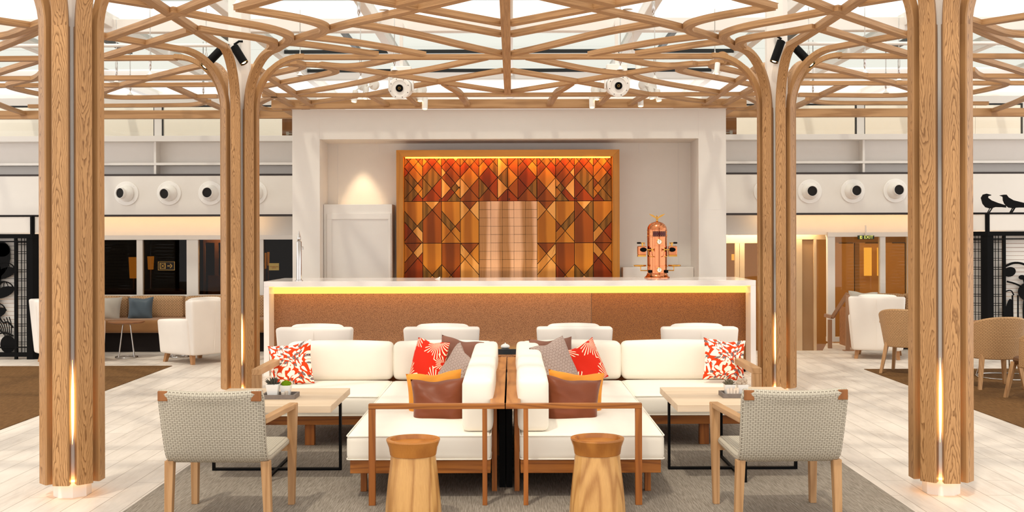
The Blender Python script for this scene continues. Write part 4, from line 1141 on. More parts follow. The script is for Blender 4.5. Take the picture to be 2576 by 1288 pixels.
e = MB().lathe([(.012, .765), (.018, .775), (.010, .785), (.014, .80)], 14); e.sphere((0, 0, .812), .016, 12, 8, (1, .9, 1.6)); e.sphere((-.004, -.006, .842), .009, 10, 8)
e.add([(-.010, -.012, .843), (-.022, -.014, .838), (-.010, -.012, .836)], [(0, 1, 2)])
eg = e.build('eagle_ornament', 'brass', t, smooth=60)
for s in (-1, 1):
    b = MB().prism([(s*.006, .812), (s*.03, .842), (s*.06, .858), (s*.105, .872), (s*.108, .868), (s*.075, .842), (s*.04, .822), (s*.012, .803)], -.005, .005); b.build('wing', 'brass', eg)
c = at(1100, 704, 14.9)
o = MB().prism([(-.035, 0), (.035, 0), (.034, .03)], -.03, .03).build('folded_card', 'ceramic'); o.location = (c[0], 14.9, BH); tag(o, 'small white folded card lying on the bar top below the veneer panel', 'card')

# ================================================================== CUSHION-TYPE HELPERS
def pillow_mesh(w_, h_, th, seed=0, pinch=.09, n=22, rings=True):
    """square scatter cushion, local x width, z height, y thickness, UV 0..1"""
    r = random.Random(seed); ph = [r.uniform(0, 6.28) for _ in range(6)]
    b = MB()
    for side in (-1, 1):
        vs, uvs, fs = [], [], []
        for j in range(n+1):
            for i in range(n+1):
                u, v = 2*i/n-1, 2*j/n-1
                k = 1-pinch*(1-v*v)*0 
                x = u*(1-pinch*(1-v*v)*abs(u)); z = v*(1-pinch*(1-u*u)*abs(v))
                bulge = ((1-u**4)*(1-v**4))**.6
                t_ = bulge*(1+.08*math.sin(3*u+ph[0])*math.sin(4*v+ph[1])+.05*math.sin(7*u+5*v+ph[2]))
                # dent along the top edge
                z2 = z-.05*math.exp(-(u/.45)**2)*max(0, v)**3
                vs.append((x*w_/2, side*t_*th/2+.006*math.sin(5*u+ph[3])*(abs(v)), z2*h_/2+.004*math.sin(6*u+ph[4])))
                uvs.append((i/n, j/n))
        for j in range(n):
            for i in range(n):
                a = j*(n+1)+i; fs.append((a, a+1, a+n+2, a+n+1) if side < 0 else (a, a+n+1, a+n+2, a+1))
        b.add(vs, fs, uvs)
    return b
def scatter(name, label, m, cpx, w_, h_, th, tilt, yaw, roll, seed, D, zc=None, piping=None, uvm=False):
    """cpx: centre on the photo at distance D"""
    c = at(cpx[0], cpx[1], D); b = pillow_mesh(w_, h_, th, seed)
    if uvm: b.uv = {k: [(u*w_, v*h_) for u, v in q] for k, q in b.uv.items()}
    o = b.build(name, m, smooth=80); o.location = c
    o.rotation_euler = (Matrix.Rotation(yaw, 3, 'Z') @ Matrix.Rotation(tilt, 3, 'X') @ Matrix.Rotation(roll, 3, 'Y')).to_euler()
    tag(o, label, 'cushion'); return o

# ================================================================== CORNER SOFAS
CXM = -.007
def sofa(sx, label):
    t = thing('corner_sofa', label, 'sofa', (CXM, 8.4, 0))
    Y = lambda y: y-8.4
    def B(mb, x0, x1, y0, y1, z0, z1): return mb.bb(sx*x0, sx*x1, Y(y0), Y(y1), z0, z1)
    def R_(mb, x0, x1, y0, y1, z0, z1, r, cr, **k): return mb.rbox(sx*x0, sx*x1, Y(y0), Y(y1), z0, z1, r, cr, **k)
    for q in ((.10, 1.035, 7.41, 7.45, .176, .262), (1.05, 2.10, 9.31, 9.35, .185, .262), (.14, 2.08, 10.44, 10.48, .18, .262)):
        b = MB(); B(b, *q); b.build('front_apron', 'teakX', t, bevel=.003)
    for q in ((1.0, 1.035, 7.45, 9.35, .176, .262), (.10, .135, 7.45, 10.44, .176, .262)):
        b = MB(); B(b, *q); b.build('side_apron', 'teakY', t, bevel=.003)
    b = MB(); B(b, .135, 1.0, 7.45, 10.44, .235, .258); B(b, 1.0, 2.06, 9.35, 10.44, .235, .258); b.build('seat_deck', 'teakY', t)
    for (x0, x1, y0, y1) in ((.955, .995, 7.63, 7.68), (.06, .095, 7.63, 7.67), (.06, .095, 8.9, 8.94), (.06, .095, 10.4, 10.44), (1.62, 1.70, 9.36, 9.42), (2.0, 2.05, 10.4, 10.45), (1.0, 1.05, 10.4, 10.44)):
        b = MB(); B(b, x0, x1, y0, y1, 0.006, .18 if x0 > .5 else .645); b.build('leg', 'teakZ', t, bevel=.002)
    # near arm
    g = MB(); B(g, .003, .888, 7.22, 7.268, .632, .665); g = g.build('arm_rail', 'teakX', t, bevel=.002)
    for x0, x1 in ((.845, .888), (.118, .149)):
        b = MB(); B(b, x0, x1, 7.222, 7.262, 0.006, .632); b.build('arm_post', 'teakZ', t, bevel=.002)
    # shelf along the divider
    b = MB(); B(b, .006, .10, 7.268, 9.16, .645, .664); b.build('shelf_board', 'teakY', t, bevel=.002)
    b = MB(); B(b, .006, .10, 9.166, 10.12, .645, .664); b.build('shelf_board', 'teakY', t, bevel=.002)
    b = MB(); B(b, .004, .045, 7.75, 10.3, .006, .640); b.build('gap_shade_panel', 'black', t)  # black panel added so the gap between the sofas reads as deep shade
    # far arm
    b = MB(); B(b, 2.033, 2.108, 9.2, 10.48, .615, .665); b.build('arm_rail', 'chairwoodY', t, bevel=.003)
    b = MB(); B(b, 2.033, 2.108, 9.2, 9.26, 0.006, .615); b.build('arm_post', 'chairwood', t, bevel=.003)
    b = MB(); B(b, 2.04, 2.10, 10.42, 10.48, 0.006, .615); b.build('arm_post', 'chairwood', t, bevel=.003)
    b = MB(); B(b, .13, 2.04, 10.45, 10.48, .40, .66); b.build('back_board', 'teakX', t, bevel=.003)
    # cushions
    def pip(mb, x0, x1, y0, y1, z, r=.0045):
        q = .03; pts = []
        for (cx, cy, a0) in ((x1-q, y1-q, 0), (x0+q, y1-q, PI/2), (x0+q, y0+q, PI), (x1-q, y0+q, 1.5*PI)):
            for k in range(5):
                a = a0+k*PI/8; pts.append((sx*(cx+q*math.cos(a)), Y(cy+q*math.sin(a)), z))
        mb.tube(pts, r, 6, closed=True)
    for (x0, x1, y0, y1) in ((.098, 1.055, 7.375, 10.22), (1.06, 2.03, 9.235, 10.25)):
        b = MB(); R_(b, x0, x1, y0, y1, .263, .440, .035, .012, crz=.008); g = b.build('seat_cushion', 'cushion', t, smooth=60)
        b = MB(); pip(b, x0, x1, y0, y1, .428); pip(b, x0, x1, y0, y1, .275); b.build('piping', 'cushion', g, smooth=60)
    for (x0, x1, y0, y1, z1) in ((.085, .29, 7.45, 8.95, .80), (.085, .29, 8.97, 10.22, .80)):
        b = MB(); R_(b, x0, x1, y0, y1, .443, z1, .04, .010, crz=.006); b.build('back_cushion', 'cushion', t, smooth=60)
    for (x0, x1) in ((.13, 1.045), (1.06, 2.02)):
        b = MB(); R_(b, x0, x1, 10.22, 10.42, .443, .785, .045, .018); g = b.build('back_cushion', 'cushion', t, smooth=60)
    return t
M['chairwoodY'] = wood('weathered_teak_y', 'C69C70', '92663C', 1, ring=22, cont=.5, fine=.5)
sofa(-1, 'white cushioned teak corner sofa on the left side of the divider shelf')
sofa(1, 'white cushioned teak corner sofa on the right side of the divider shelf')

# scatter cushions
R = math.radians
scatter('bird_cushion', 'red cushion with white leaf and bird print at the far left sofa end', 'birds', (731, 917), .41, .40, .13, R(-14), R(-8), R(-9), 1, 10.0)
scatter('palm_cushion', 'red cushion with cream palm fronds in the left sofa corner', 'palm', (1078, 909), .40, .40, .13, R(-16), R(-38), R(4), 2, 9.95)
scatter('brown_cushion', 'plain brown cushion tucked behind the grey one in the left sofa corner', 'brownmat', (1152, 905), .42, .40, .12, R(-14), R(-20), R(8), 3, 10.05)
scatter('grey_cushion', 'grey basket weave cushion in the left sofa corner', 'greyweave', (1146, 935), .40, .40, .12, R(-22), R(-55), R(24), 4, 9.35, uvm=True)
scatter('orange_cushion', 'orange cushion behind the brown velvet one on the left sofa', 'orange', (1092, 1003), .44, .42, .11, R(-14), R(-12), R(-6), 5, 8.36)
scatter('brown_velvet_cushion', 'glossy brown velvet cushion at the front of the left sofa', 'brownvelvet', (1104, 1015), .42, .37, .19, R(-10), R(-8), R(-4), 6, 8.1)
scatter('bird_cushion', 'red cushion with white leaf and bird print at the far right sofa end', 'birds', (1821, 905), .39, .38, .13, R(-14), R(8), R(6), 7, 10.0)
scatter('palm_cushion', 'red cushion with cream palm fronds in the right sofa corner', 'palm', (1470, 916), .40, .38, .13, R(-16), R(34), R(-16), 8, 9.85)
scatter('brown_cushion', 'plain brown cushion tucked behind the grey one in the right sofa corner', 'brownmat', (1390, 905), .42, .40, .12, R(-14), R(20), R(-2), 9, 10.05)
scatter('grey_cushion', 'grey basket weave cushion in the right sofa corner', 'greyweave', (1395, 913), .42, .40, .12, R(-20), R(40), R(-12), 10, 9.5, uvm=True)
scatter('orange_cushion', 'orange cushion behind the brown velvet one on the right sofa', 'orange', (1447, 1003), .44, .42, .11, R(-14), R(12), R(6), 11, 8.36)
scatter('brown_velvet_cushion', 'glossy brown velvet cushion at the front of the right sofa', 'brownvelvet', (1437, 1013), .42, .37, .19, R(-10), R(8), R(6), 12, 8.1)

# low dark table behind the divider with a shell shaped dish
t = thing('side_table', 'dark glass topped low table behind the divider shelf', 'table', (.0, 11.25, 0))
MB().bb(-.235, .235, -.3, .3, .60, .655).build('tabletop', 'darkglass', t, bevel=.003)
for sx in (-1, 1):
    for sy in (-1, 1): MB().bb(sx*.19, sx*.225, sy*.26-.02, sy*.26+.02, 0, .60).build('leg', 'black', t)
o = MB().lathe([(.03, 0), (.045, .006), (.047, .012), (.04, .028), (.02, .04), (.006, .043), (.006, .052), (.001, .053)], 24).build('lidded_dish', 'ceramic', smooth=60)
o.location = (-.03+.0, 11.05, .6555); tag(o, 'small white lidded dish on the dark table behind the divider', 'dish')

# ================================================================== COFFEE TABLES
def table(cx, label):
    t = thing('coffee_table', label, 'table', (cx, 8.355, 0))
    MB().bb(-.48, .48, -.475, .475, .507, .557).build('tabletop', 'tablewood', t, bevel=.002)
    h = .475
    g = MB(); 
    for x in (-h, h): g.bb(x-.008, x+.008, -.02, .02, 0.006, .507)
    g.bb(-h, h, -.02, .02, 0.006, .022); g.bb(-h, h, -.02, .02, .49, .507); g.build('frame_loop', 'black', t)
    g = MB()
    for y in (-h+.02, h-.02): g.bb(-.01, .01, y-.018, y+.018, 0.006, .49)
    g.bb(-.01, .01, -h+.02, h-.02, 0.006, .0215); g.build('frame_loop', 'black', t)
table(-1.727, 'square pale wood table before the left sofa, on black frame legs')
table(1.69, 'square pale wood table before the right sofa, on black frame legs')

def tray(cx, cy, label):
    t = thing('tray', label, 'tray', (cx, cy, .557))
    MB().bb(-.12, .12, -.09, .09, 0, .008).build('tray_base', 'greywood', t)
    b = MB(); b.bb(-.125, .125, -.095, -.083, 0, .032); b.bb(-.125, .125, .083, .095, 0, .032); b.bb(-.125, -.113, -.083, .083, 0, .032); b.bb(.113, .125, -.083, .083, 0, .032)
    b.build('tray_rim', 'greywood', t, bevel=.001)
def pot(cx, cy, z, s, label, kind, rs=3):
    t = thing('potted_plant', label, 'plant', (cx, cy, z))
    b = MB(); b.post((0, 0, 0), (0, 0, .085*s), .030*s, .030*s, .042*s, .042*s); b.build('pot', 'ceramic', t, bevel=.002)
    r = random.Random(rs); b = MB()
    if kind == 'moss':
        b.sphere((0, 0, .088*s), .036*s, 18, 12, (1, 1, .85))
        for _ in range(120):
            a = r.uniform(0, 6.28); e = r.uniform(.1, 1.4); p = Vector((math.cos(a)*math.cos(e), math.sin(a)*math.cos(e), math.sin(e)*.85))*.036*s+Vector((0, 0, .088*s))
            b.sphere(p, .005*s, 6, 4)
        b.build('moss_dome', 'moss', t, smooth=60)
    elif kind == 'spiky':
        for _ in range(90):
            a = r.uniform(0, 6.28); e = r.uniform(.15, 1.5); L = r.uniform(.03, .055)*s
            d = Vector((math.cos(a)*math.cos(e), math.sin(a)*math.cos(e), math.sin(e)))
            p0 = Vector((r.uniform(-.02, .02)*s, r.uniform(-.02, .02)*s, .08*s)); b.tube([p0, p0+d*L*.6, p0+d*L], [.004*s, .0045*s, .0006], 5)
        b.build('leaves', 'plantdark' if rs < 10 else 'plantgrey', t, smooth=60)
    else:
        for _ in range(14):
            p = (r.uniform(-.034, .034)*s, r.uniform(-.02, .02)*s, .088*s+r.uniform(0, .035)*s); b.sphere(p, r.uniform(.011, .018)*s, 10, 8)
        b.build('buds', 'bud', t, smooth=60)
a = at(714, 992, 8.2)
tx, ty = .04+(703-1288)*8.28/2800, 8.30
tray(tx, ty, 'grey washed wooden tray on the left table')
pot(tx-.052, ty-.01, .5655, 1.12, 'white pot of dark spiky succulents on the left tray', 'spiky', 3)
pot(tx+.036, ty+.03, .5655, .95, 'white pot with a bright green moss dome on the left tray', 'moss', 4)
for i, (dx, dy, h) in enumerate(((.030, -.05, .034), (.052, -.035, .044))):
    o = MB().lathe([(.013, 0), (.014, .002), (.014, h), (.009, h+.003)], 14).build('shaker', 'cork', smooth=40); o.location = (tx+dx, ty+dy, .5655)
    tag(o, ['shorter pale speckled shaker at the front of the left tray', 'taller pale speckled shaker on the left tray'][i], 'shaker')
tx, ty = .04+(1856-1288)*8.28/2800, 8.30
tray(tx, ty, 'grey washed wooden tray on the right table')
pot(tx-.06, ty+.01, .5655, .95, 'white pot of grey spiky dry plant on the right tray', 'spiky', 14)
pot(tx+.035, ty+.0, .5655, .95, 'white pot filled with pale round buds on the right tray', 'buds', 5)
for i in range(4):
    b = MB().bb(-.0095, .0095, -.003, .003, 0, .058+.006*(i % 2)); o = b.build('sugar_packet', 'packet', bevel=.001)
    o.location = (tx-.078+.021*i, ty-.058, .5655); o.rotation_euler = (R(-6), R(-4+3*i), 0)
    tag(o, ['leftmost', 'second', 'third', 'rightmost'][i]+' upright paper packet on the right tray', 'packet', 'paper packets on the right tray')

# ================================================================== STOOLS
def stool(x, y, label):
    t = thing('drum_stool', label, 'stool', (x, y, .006), random.uniform(0, 3))
    n = 24
    MB().lathe([(.172, 0), (.176, .01), (.170, .10), (.156, .24), (.143, .35), (.138, .402)], n).build('body', 'stool', t)
    MB().lathe([(.139, .402), (.142, .404), (.150, .45), (.166, .492), (.165, .50), (.140, .50), (.134, .476), (.02, .474)], 48).build('rim', 'stoolrim', t, smooth=25)
stool(-.572, 6.86, 'carved wooden drum stool in front of the left sofa arm')
stool(.564, 6.88, 'carved wooden drum stool in front of the right sofa arm')

# ================================================================== GREY WICKER CHAIRS
def shell_uv(b, P, nu, nv, su, sv, thick, closed_edges=True):
    """P(u,v)->point ; builds a thick sheet with UVs in metres"""
    pts = [[Vector(P(i/nu, j/nv)) for i in range(nu+1)] for j in range(nv+1)]
    nor = [[None]*(nu+1) for _ in range(nv+1)]
    for j in range(nv+1):
        for i in range(nu+1):
            a = pts[j][min(i+1, nu)]-pts[j][max(i-1, 0)]; c = pts[min(j+1, nv)][i]-pts[max(j-1, 0)][i]
            nor[j][i] = a.cross(c).normalized()
    vs, uvs, fs = [], [], []
    for s_ in (1, -1):
        for j in range(nv+1):
            for i in range(nu+1): vs.append(pts[j][i]+nor[j][i]*thick/2*s_); uvs.append((i/nu*su, j/nv*sv))
    o = (nu+1)*(nv+1)
    for j in range(nv):
        for i in range(nu):
            a = j*(nu+1)+i; q = (a, a+1, a+nu+2, a+nu+1); fs += [q, tuple(o+k for k in q[::-1])]
    b.add(vs, fs, uvs)
    # rolled edge
    ed = [pts[0][i] for i in range(nu+1)]+[pts[j][nu] for j in range(1, nv+1)]+[pts[nv][i] for i in range(nu-1, -1, -1)]+[pts[j][0] for j in range(nv-1, 0, -1)]
    L = len(ed); st = len(b.f)
    b.tube(ed, thick/2*1.02, 8, closed=True)
    acc = 0; n = 8
    cum = [0]
    for i in range(L): cum.append(cum[-1]+(ed[(i+1) % L]-ed[i]).length)
    for i in range(L):
        for k in range(n): b.uv[st+i*n+k] = [(k/n*.09, cum[i]), ((k+1)/n*.09, cum[i]), ((k+1)/n*.09, cum[i+1]), (k/n*.09, cum[i+1])]
    # edge strands wrap across the roll
def wicker_chair(x, y, rz, label):
    t = thing('wicker_armchair', label, 'chair', (x, y, 0), rz)
    # local: +y forward, back at y=-.32
    prof = []   # (y, z) from the top of the back down and forward along the seat
    top = (-.415, .845)
    prof = [(-.412, .825), (-.400, .77), (-.372, .66), (-.345, .56), (-.318, .475), (-.298, .435), (-.262, .412), (-.20, .405), (-.05, .408), (.15, .415), (.29, .420)]
    import bisect
    cum = [0]
    for a, c in zip(prof, prof[1:]): cum.append(cum[-1]+math.hypot(c[0]-a[0], c[1]-a[1]))
    Lp = cum[-1]
    def P(u, v):
        s = v*Lp; i = min(max(bisect.bisect(cum, s)-1, 0), len(prof)-2); k = (s-cum[i])/(cum[i+1]-cum[i])
        yy = prof[i][0]+(prof[i+1][0]-prof[i][0])*k; zz = prof[i][1]+(prof[i+1][1]-prof[i][1])*k
        e = max(0, 1-s/.40)
        xx = (u-.5)*2
        wid = .284+.010*e
        yb = -.035*e*(1-xx*xx)   # back bows away from the sitter
        zt = -.012*(1-xx*xx) if s < .03 else 0
        return (xx*wid, yy+yb, zz+zt)
    b = MB(); shell_uv(b, P, 16, 40, .62, Lp, .052); b.build('wicker_shell', 'wicker', t, smooth=70)
    for s in (-1, 1):
        MB().bb(s*.248, s*.308, -.444, -.389, .782, .842).build('corner_block', 'cornerwood', t, bevel=.004)
        MB().post((s*.305, -.26, 0.006), (s*.292, -.27, .40), .022, .022, .027, .027).build('leg', 'chairwood', t, bevel=.003)
        MB().post((s*.318, .285, 0.006), (s*.322, .30, .66), .020, .022, .030, .030).build('leg', 'chairwood', t, bevel=.003)
        MB().hexa([(s*.262, -.33, .632), (s*.312, -.33, .632), (s*.350, .33, .632), (s*.295, .33, .632)], [(s*.262, -.33, .664), (s*.312, -.33, .664), (s*.350, .33, .664), (s*.295, .33, .664)]).build('armrest', 'chairwoodY', t, bevel=.003)
    MB().bb(-.30, .30, .25, .29, .36, .40).build('seat_rail', 'chairwood', t)
M['cornerwood'] = wood('dark_teak_block', '9A6234', '6E3E18', 2, ring=22, cont=.5, fine=.5)
wicker_chair(-1.732, 7.0, R(-2), 'grey woven armchair seen from behind at the left table')
wicker_chair(1.695, 6.99, R(2), 'grey woven armchair seen from behind at the right table')

# ================================================================== WHITE ARMCHAIRS
def armchair_parts(t):
    # local: +y is the front. back plane y=-.4
    b = MB()
    def slab(pts0, pts1, r=.05):
        pass
    mb = MB()
    # back: tapered, wider on top
    mb.rbox(-.39, .39, -.42, -.24, .13, .90, .032, .005)
    v = []
    for p in mb.v:
        k = (p[2]-.13)/.77; v.append((p[0]*(.84+.16*k), p[1]-.06*k, p[2]))
    mb.v = v
    mb.build('backrest', 'leather', t, smooth=60)
    for s in (-1, 1):
        m2 = MB(); m2.rbox(s*.26, s*.40, -.36, .36, .13, .64, .035, .006)
        m2.v = [(p[0]*(.88+.12*(p[2]-.13)/.5), p[1], p[2]-.03*(p[1]+.36)/.7*(1 if p[2] > .4 else 0)) for p in m2.v]
        m2.build('arm', 'leather', t, smooth=60)
    MB().rbox(-.28, .28, -.28, .36, .15, .34, .04, 0).build('seat_base', 'leather', t, smooth=60)
    MB().rbox(-.27, .27, -.26, .38, .33, .46, .05, .012).build('seat_cushion', 'leather', t, smooth=60)
    m3 = MB(); m3.rbox(-.28, .28, -.30, -.16, .44, .915, .06, .015); m3.build('back_cushion', 'leather', t, smooth=60)
    for sx in (-1, 1):
        for sy in (-1, 1):
            MB().post((sx*.29, sy*.33-.02, 0), (sx*.27, sy*.29-.02, .14), .024, .024, .032, .032).build('leg', 'walnutZ', t, bevel=.003)
    b = MB().tube([(0, -.425-.012, .16), (0, -.47, .5), (0, -.487, .86)], .0025, 6); b.build('seam', 'leather', t)
M['walnutZ'] = wood('walnut_leg', 'B8885C', '8A5C34', 2, ring=16, cont=.4, fine=.5)
ac = thing('armchair', 'white upholstered armchair at the bar, leftmost of the four', 'armchair', (-2.0, 11.62, 0), 0, 'white armchairs facing the bar')
armchair_parts(ac)
for px, lab in ((1110, 'second from the left of the four'), (1445, 'third from the left of the four'), (1760, 'rightmost of the four')):
    D = 11.25 if px != 1760 else 11.2
    dup(ac, (.04+(px-1288)*D/2800, D+.42, 0), 0, 'white upholstered armchair at the bar, '+lab)
ac.location = (.04+(790-1288)*11.25/2800, 11.67, 0)
for o in [x for x in COL.objects if x.name.startswith('armchair')]: o.scale = (.99, .99, .94)
def ac2(x, y, rz, lab):
    o = dup(ac, (x, y, 0), rz, lab); o.scale = (1, 1, 1); del o['group']; return o
ac2(-4.50, 15.95, R(51), 'white armchair with its back turned beside the left tree column')
ac2(-6.28, 15.95, R(-51), 'white armchair half hidden behind the left near column')
ac2(5.40, 16.3, R(-21), 'white armchair with its back turned beside the handrail on the right')

# ================================================================== BANQUETTES
def banquette(label, x0, x1, y, seams):
    t = thing('banquette', label, 'banquette', (0, y, 0))
    MB().bb(x0, x1, .12, .95, 0, .32).build('plinth', 'darkskirt', t)
    MB().rbox(x0, x1, 0, .75, .30, .505, .05, .0).build('seat', 'seatbrown', t, smooth=60)
    if x0 > 0: MB().bb(x0-.06, x0-.01, -.05, 1.0, 0, .62).build('end_panel', 'walnut', t)
    for a, c in zip(seams, seams[1:]):
        MB().rbox(a+.004, c-.004, .62, .88, .48, .835, .05, .012, n=10).build('back_cushion', 'trellis', t, smooth=60)
banquette('long brown banquette with trellis pattern back under the dark windows', -8.2, -3.3, 17.2, [-8.2, -7.05, -6.12, -5.22, -4.3, -3.3])
banquette('brown banquette with trellis pattern back behind the right armchair', 5.48, 9.2, 17.3, [5.48, 6.38, 7.3, 8.2, 9.2])
def sc2(name, label, m, px, py, D, w_, yaw, seed):
    return scatter(name, label, m, (px, py), w_, w_*.95, .15, R(-14), R(yaw), R(random.uniform(-4, 4)), seed, D)
sc2('silver_cushion', 'silver grey satin cushion on the left banquette', 'silver', 272, 777, 17.62, .42, -4, 31)
sc2('blue_cushion', 'slate blue satin cushion on the left banquette', 'blue', 353, 777, 17.62, .40, 3, 32)
sc2('beige_cushion', 'pale beige cushion on the right banquette behind the armchair', 'silver', 2170, 766, 17.75, .46, -6, 33)

def round_table(x, y, r, h, rr, label, top='walnut'):
    t = thing('round_table', label, 'table', (x, y, 0))
    MB().lathe([(r*.86, h-.03), (r, h-.012), (r, h), (.01, h)], 48).build('tabletop', top, t, smooth=30)
    for k in range(4):
        a = PI/4+k*PI/2+.3; MB().tube([(rr*math.cos(a), rr*math.sin(a), .01), (rr*.45*math.cos(a), rr*.45*math.sin(a), h-.03)], .008, 8).build('leg', 'chrome', t, smooth=60)
    MB().tube([(rr*math.cos(2*PI*k/32), rr*math.sin(2*PI*k/32), .012) for k in range(32)], .010, 8, closed=True).build('base_ring', 'chrome', t, smooth=60)
round_table(-5.66, 16.45, .26, .54, .155, 'small round wooden table with chrome legs before the left banquette')
round_table(-4.9, 16.5, .22, .50, .14, 'small round table half hidden behind the left white armchair')
round_table(6.2, 13.85, .5, .68, .36, 'round table with chrome ring base among the tan wicker chairs')

# ================================================================== TAN WICKER TUB CHAIRS
def tub(x, y, rz, label):
    t = thing('wicker_tub_chair', label, 'chair', (x, y, 0), rz, 'tan wicker chairs at the right')
    def P(u, v):
        a = (u-.5)*PI*1.12; k = v          # v 0 = top, 1 = bottom
        r = .31-.05*k; top = .83-.17*(abs(u-.5)*2)**2.2
        z = top+(.36-top)*k
        return (r*math.sin(a)*1.02, -r*math.cos(a)*(1.05)-.06*(1-k), z)
    b = MB(); shell_uv(b, P, 28, 14, 1.0, .45, .03); b.build('wicker_shell', 'wickerbrown', t, smooth=70)
    st = MB().lathe([(.20, .36), (.265, .38), (.285, .42), (.27, .445), (.01, .45)], 32); st.build('seat', 'wickerbrown', t, smooth=50)
    for s in (-1, 1):
        MB().bb(s*.255, s*.325, -.10, .0, .64, .67).build('armrest', 'chairwood', t, bevel=.004)
        MB().post((s*.26, -.26, 0), (s*.20, -.18, .40), .018, .018, .026, .026).build('leg', 'chairwood', t, bevel=.003)
        MB().post((s*.25, .25, 0), (s*.20, .18, .40), .018, .018, .026, .026).build('leg', 'chairwood', t, bevel=.003)
    return t
tub(5.13, 14.35, R(-35), 'tan wicker chair half hidden left of the right near column')
tub(5.63, 12.95, R(0), 'tan wicker chair with its back turned just right of the near column')
tub(6.02-.30+.05, 11.95, R(25), 'tan wicker chair cut by the right picture edge')
bpy.data.objects['wicker_tub_chair.002'].location.x = 5.72

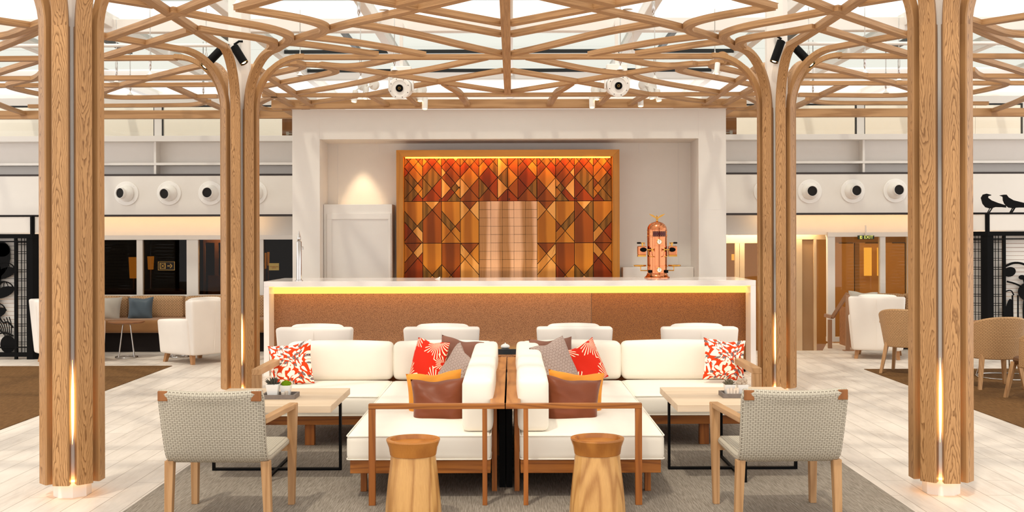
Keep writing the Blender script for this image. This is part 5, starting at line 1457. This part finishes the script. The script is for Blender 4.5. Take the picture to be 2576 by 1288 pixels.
# ================================================================== BLACK LATTICE SCREENS
def blob(b, pts, y0, y1, mat=None): b.prism(pts, y0, y1, 'xz', mat)
def screen(label, sx, corner, right):
    """black metal screen with white slats; corner at x=corner, main leaf away from the centre"""
    t = thing('metal_screen', label, 'screen', (corner, 16.25, 0))
    Zt = 1.83; W_ = 1.7
    def leaf(parent, mt, wid, names=True):
        b = MB()
        for (x0, x1) in ((0, .09), (.235, .27), (wid-.08, wid)): b.bb(sx*x0, sx*x1, 0, .05, 0, Zt, mt)
        b.bb(0, sx*wid, -.01, .055, Zt-.06, Zt, mt); b.bb(0, sx*wid, 0, .05, .04, .10, mt)
        b.bb(0, sx*wid, 0, .03, Zt-.115, Zt-.10, mt); b.bb(0, sx*wid, 0, .03, .17, .185, mt)
        for x in (.55, .60, .66, 1.1, 1.15): 
            if x < wid: b.bb(sx*x, sx*(x+.012), .01, .03, Zt-.12, Zt-.05, mt); b.bb(sx*x, sx*(x+.02), .01, .03, .08, .18, mt)
        b.build('frame', 'black', parent)
        b = MB()
        z = .22
        while z < Zt-.1:
            b.bb(sx*.085, sx*.24, .01, .02, z, z+.006, mt); b.bb(sx*.085, sx*.24, .01, .02, z+.03, z+.036, mt); z += .132
        b.bb(sx*.12, sx*.126, .01, .02, .1, Zt-.06, mt); b.bb(sx*.165, sx*.172, .01, .02, .1, Zt-.06, mt)
        b.build('ladder_bars', 'black', parent)
        b = MB()
        z = .1
        while z < Zt-.05:
            b.bb(sx*.27, sx*wid, .10, .112, z, z+.052, mt); z += .060
        b.bb(sx*.0, sx*.26, .12, .13, .05, Zt-.05, mt)
        b.build('white_slats', 'wallw', parent)
        b = MB().bb(0, sx*wid, -.0, .012, Zt+.02, Zt+.25, mt); b.build('top_panel', 'wallw', parent)
        b = MB(); b.bb(0, sx*wid, -.01, .02, Zt+.255, Zt+.27, mt); b.bb(0, sx*.03, -.01, .02, Zt, Zt+.26, mt); b.build('top_rail', 'black', parent)
    leaf(t, Matrix.Identity(4), W_)
    leaf(t, Matrix.Rotation(sx*R(150), 4, 'Z') @ Matrix.Diagonal((1, -1, 1, 1)), .9)
    # cut-out artwork (flat plate)
    b = MB(); r = random.Random(5 if sx < 0 else 9)
    def ell(cx, cz, a, c, rot=0, n=22):
        p = []
        for k in range(n):
            q = 2*PI*k/n; x, z = a*math.cos(q), c*math.sin(q); p.append((sx*(cx+x*math.cos(rot)-z*math.sin(rot)), cz+x*math.sin(rot)+z*math.cos(rot)))
        b.prism(p, .03, .04)
    def stroke(pts, w0=.012):
        b.tube([(sx*x, .035, z) for x, z in smooth(pts, 2)], w0, 6)
    if not right:
        ell(.52, 1.45, .17, .28, .3); ell(.62, 1.15, .14, .30, .2); ell(.66, .85, .16, .25); ell(.46, 1.60, .12, .10)
        for cz, cx in ((1.33, .42), (1.05, .44), (.74, .56)):
            ell(cx, cz-.07, .16, .075, -.35)
            for k in range(5): stroke([(cx-.13+.06*k, cz-.03), (cx-.12+.06*k, cz+.05), (cx-.02, cz+.09)], .006)
            stroke([(cx-.16, cz-.03), (cx-.10, cz+.07), (cx+.05, cz+.10), (cx+.15, cz)], .009)
        stroke([(.55, .75), (.50, .6), (.44, .52), (.38, .56), (.30, .46)]); stroke([(.72, .62), (.60, .48), (.66, .40), (.78, .45)])
        for k in range(9): stroke([(.66-.04*k+.02, .60+.02*math.sin(k)), (.60-.035*k, .50), (.5-.02*k, .42-.02*k)], .007)
        stroke([(.30, .34), (.42, .40), (.55, .36), (.62, .42)], .014)
        ell(.78, .22, .14, .18); ell(.38, .22, .11, .13)
    else:
        ell(.66, .95, .20, .15); ell(.60, .62, .07, .28, .05); ell(.78, .60, .06, .28); ell(.52, 1.16, .05, .035); stroke([(.55, 1.15), (.58, 1.05)], .025)
        stroke([(.27, 1.32), (.40, 1.38), (.55, 1.36), (.66, 1.28), (.72, 1.30)], .018); ell(.34, 1.24, .09, .07, .3); stroke([(.30, 1.10), (.42, 1.07), (.52, 1.02)], .014)
        stroke([(.27, .95), (.36, .98), (.40, .90)], .010); ell(.31, .45, .07, .40, -.1); ell(.42, .14, .16, .05); stroke([(.45, .30), (.58, .22), (.75, .16)], .02)
        stroke([(.38, .9), (.38, .5), (.42, .4)], .012); stroke([(.46, .9), (.46, .5)], .012); ell(.74, 1.02, .14, .10)
    b.build('cutout_artwork', 'black', t)
    return t
screen('black metal screen with cut-out artwork over white slats at the left edge', -1, -6.96, False)
screen('black metal screen with cut-out artwork over white slats at the right edge', 1, 6.98, True)
def crow(pts, label):
    c = at(2396+pts[0][0]/3.066, 450+247/3.066, 16.26)
    q = []
    for u, v in pts[1:]: q.append(((u-pts[0][0])/3.066*16.26/2800, (247-v)/3.066*16.26/2800))
    o = MB().prism(q, -.012, .012).build('crow_figure', 'black'); o.location = (c[0], 16.255, 2.102); tag(o, label, 'bird figure')
crow([(280, 0), (220, 130), (235, 105), (262, 98), (296, 107), (298, 112), (275, 117), (273, 130), (300, 150), (350, 170), (410, 188), (413, 206), (380, 203), (330, 202), (310, 208), (284, 247), (276, 247), (300, 212), (288, 212), (272, 247), (266, 247), (286, 212), (255, 203), (232, 175)], 'left black crow silhouette perched on the right screen, looking right')
crow([(455, 0), (362, 112), (395, 106), (415, 106), (432, 128), (470, 150), (552, 170), (620, 192), (620, 200), (560, 206), (510, 206), (484, 208), (460, 247), (450, 247), (472, 212), (464, 212), (446, 247), (438, 247), (460, 210), (430, 205), (400, 175), (390, 150), (388, 122)], 'right black crow silhouette perched on the right screen, looking left')
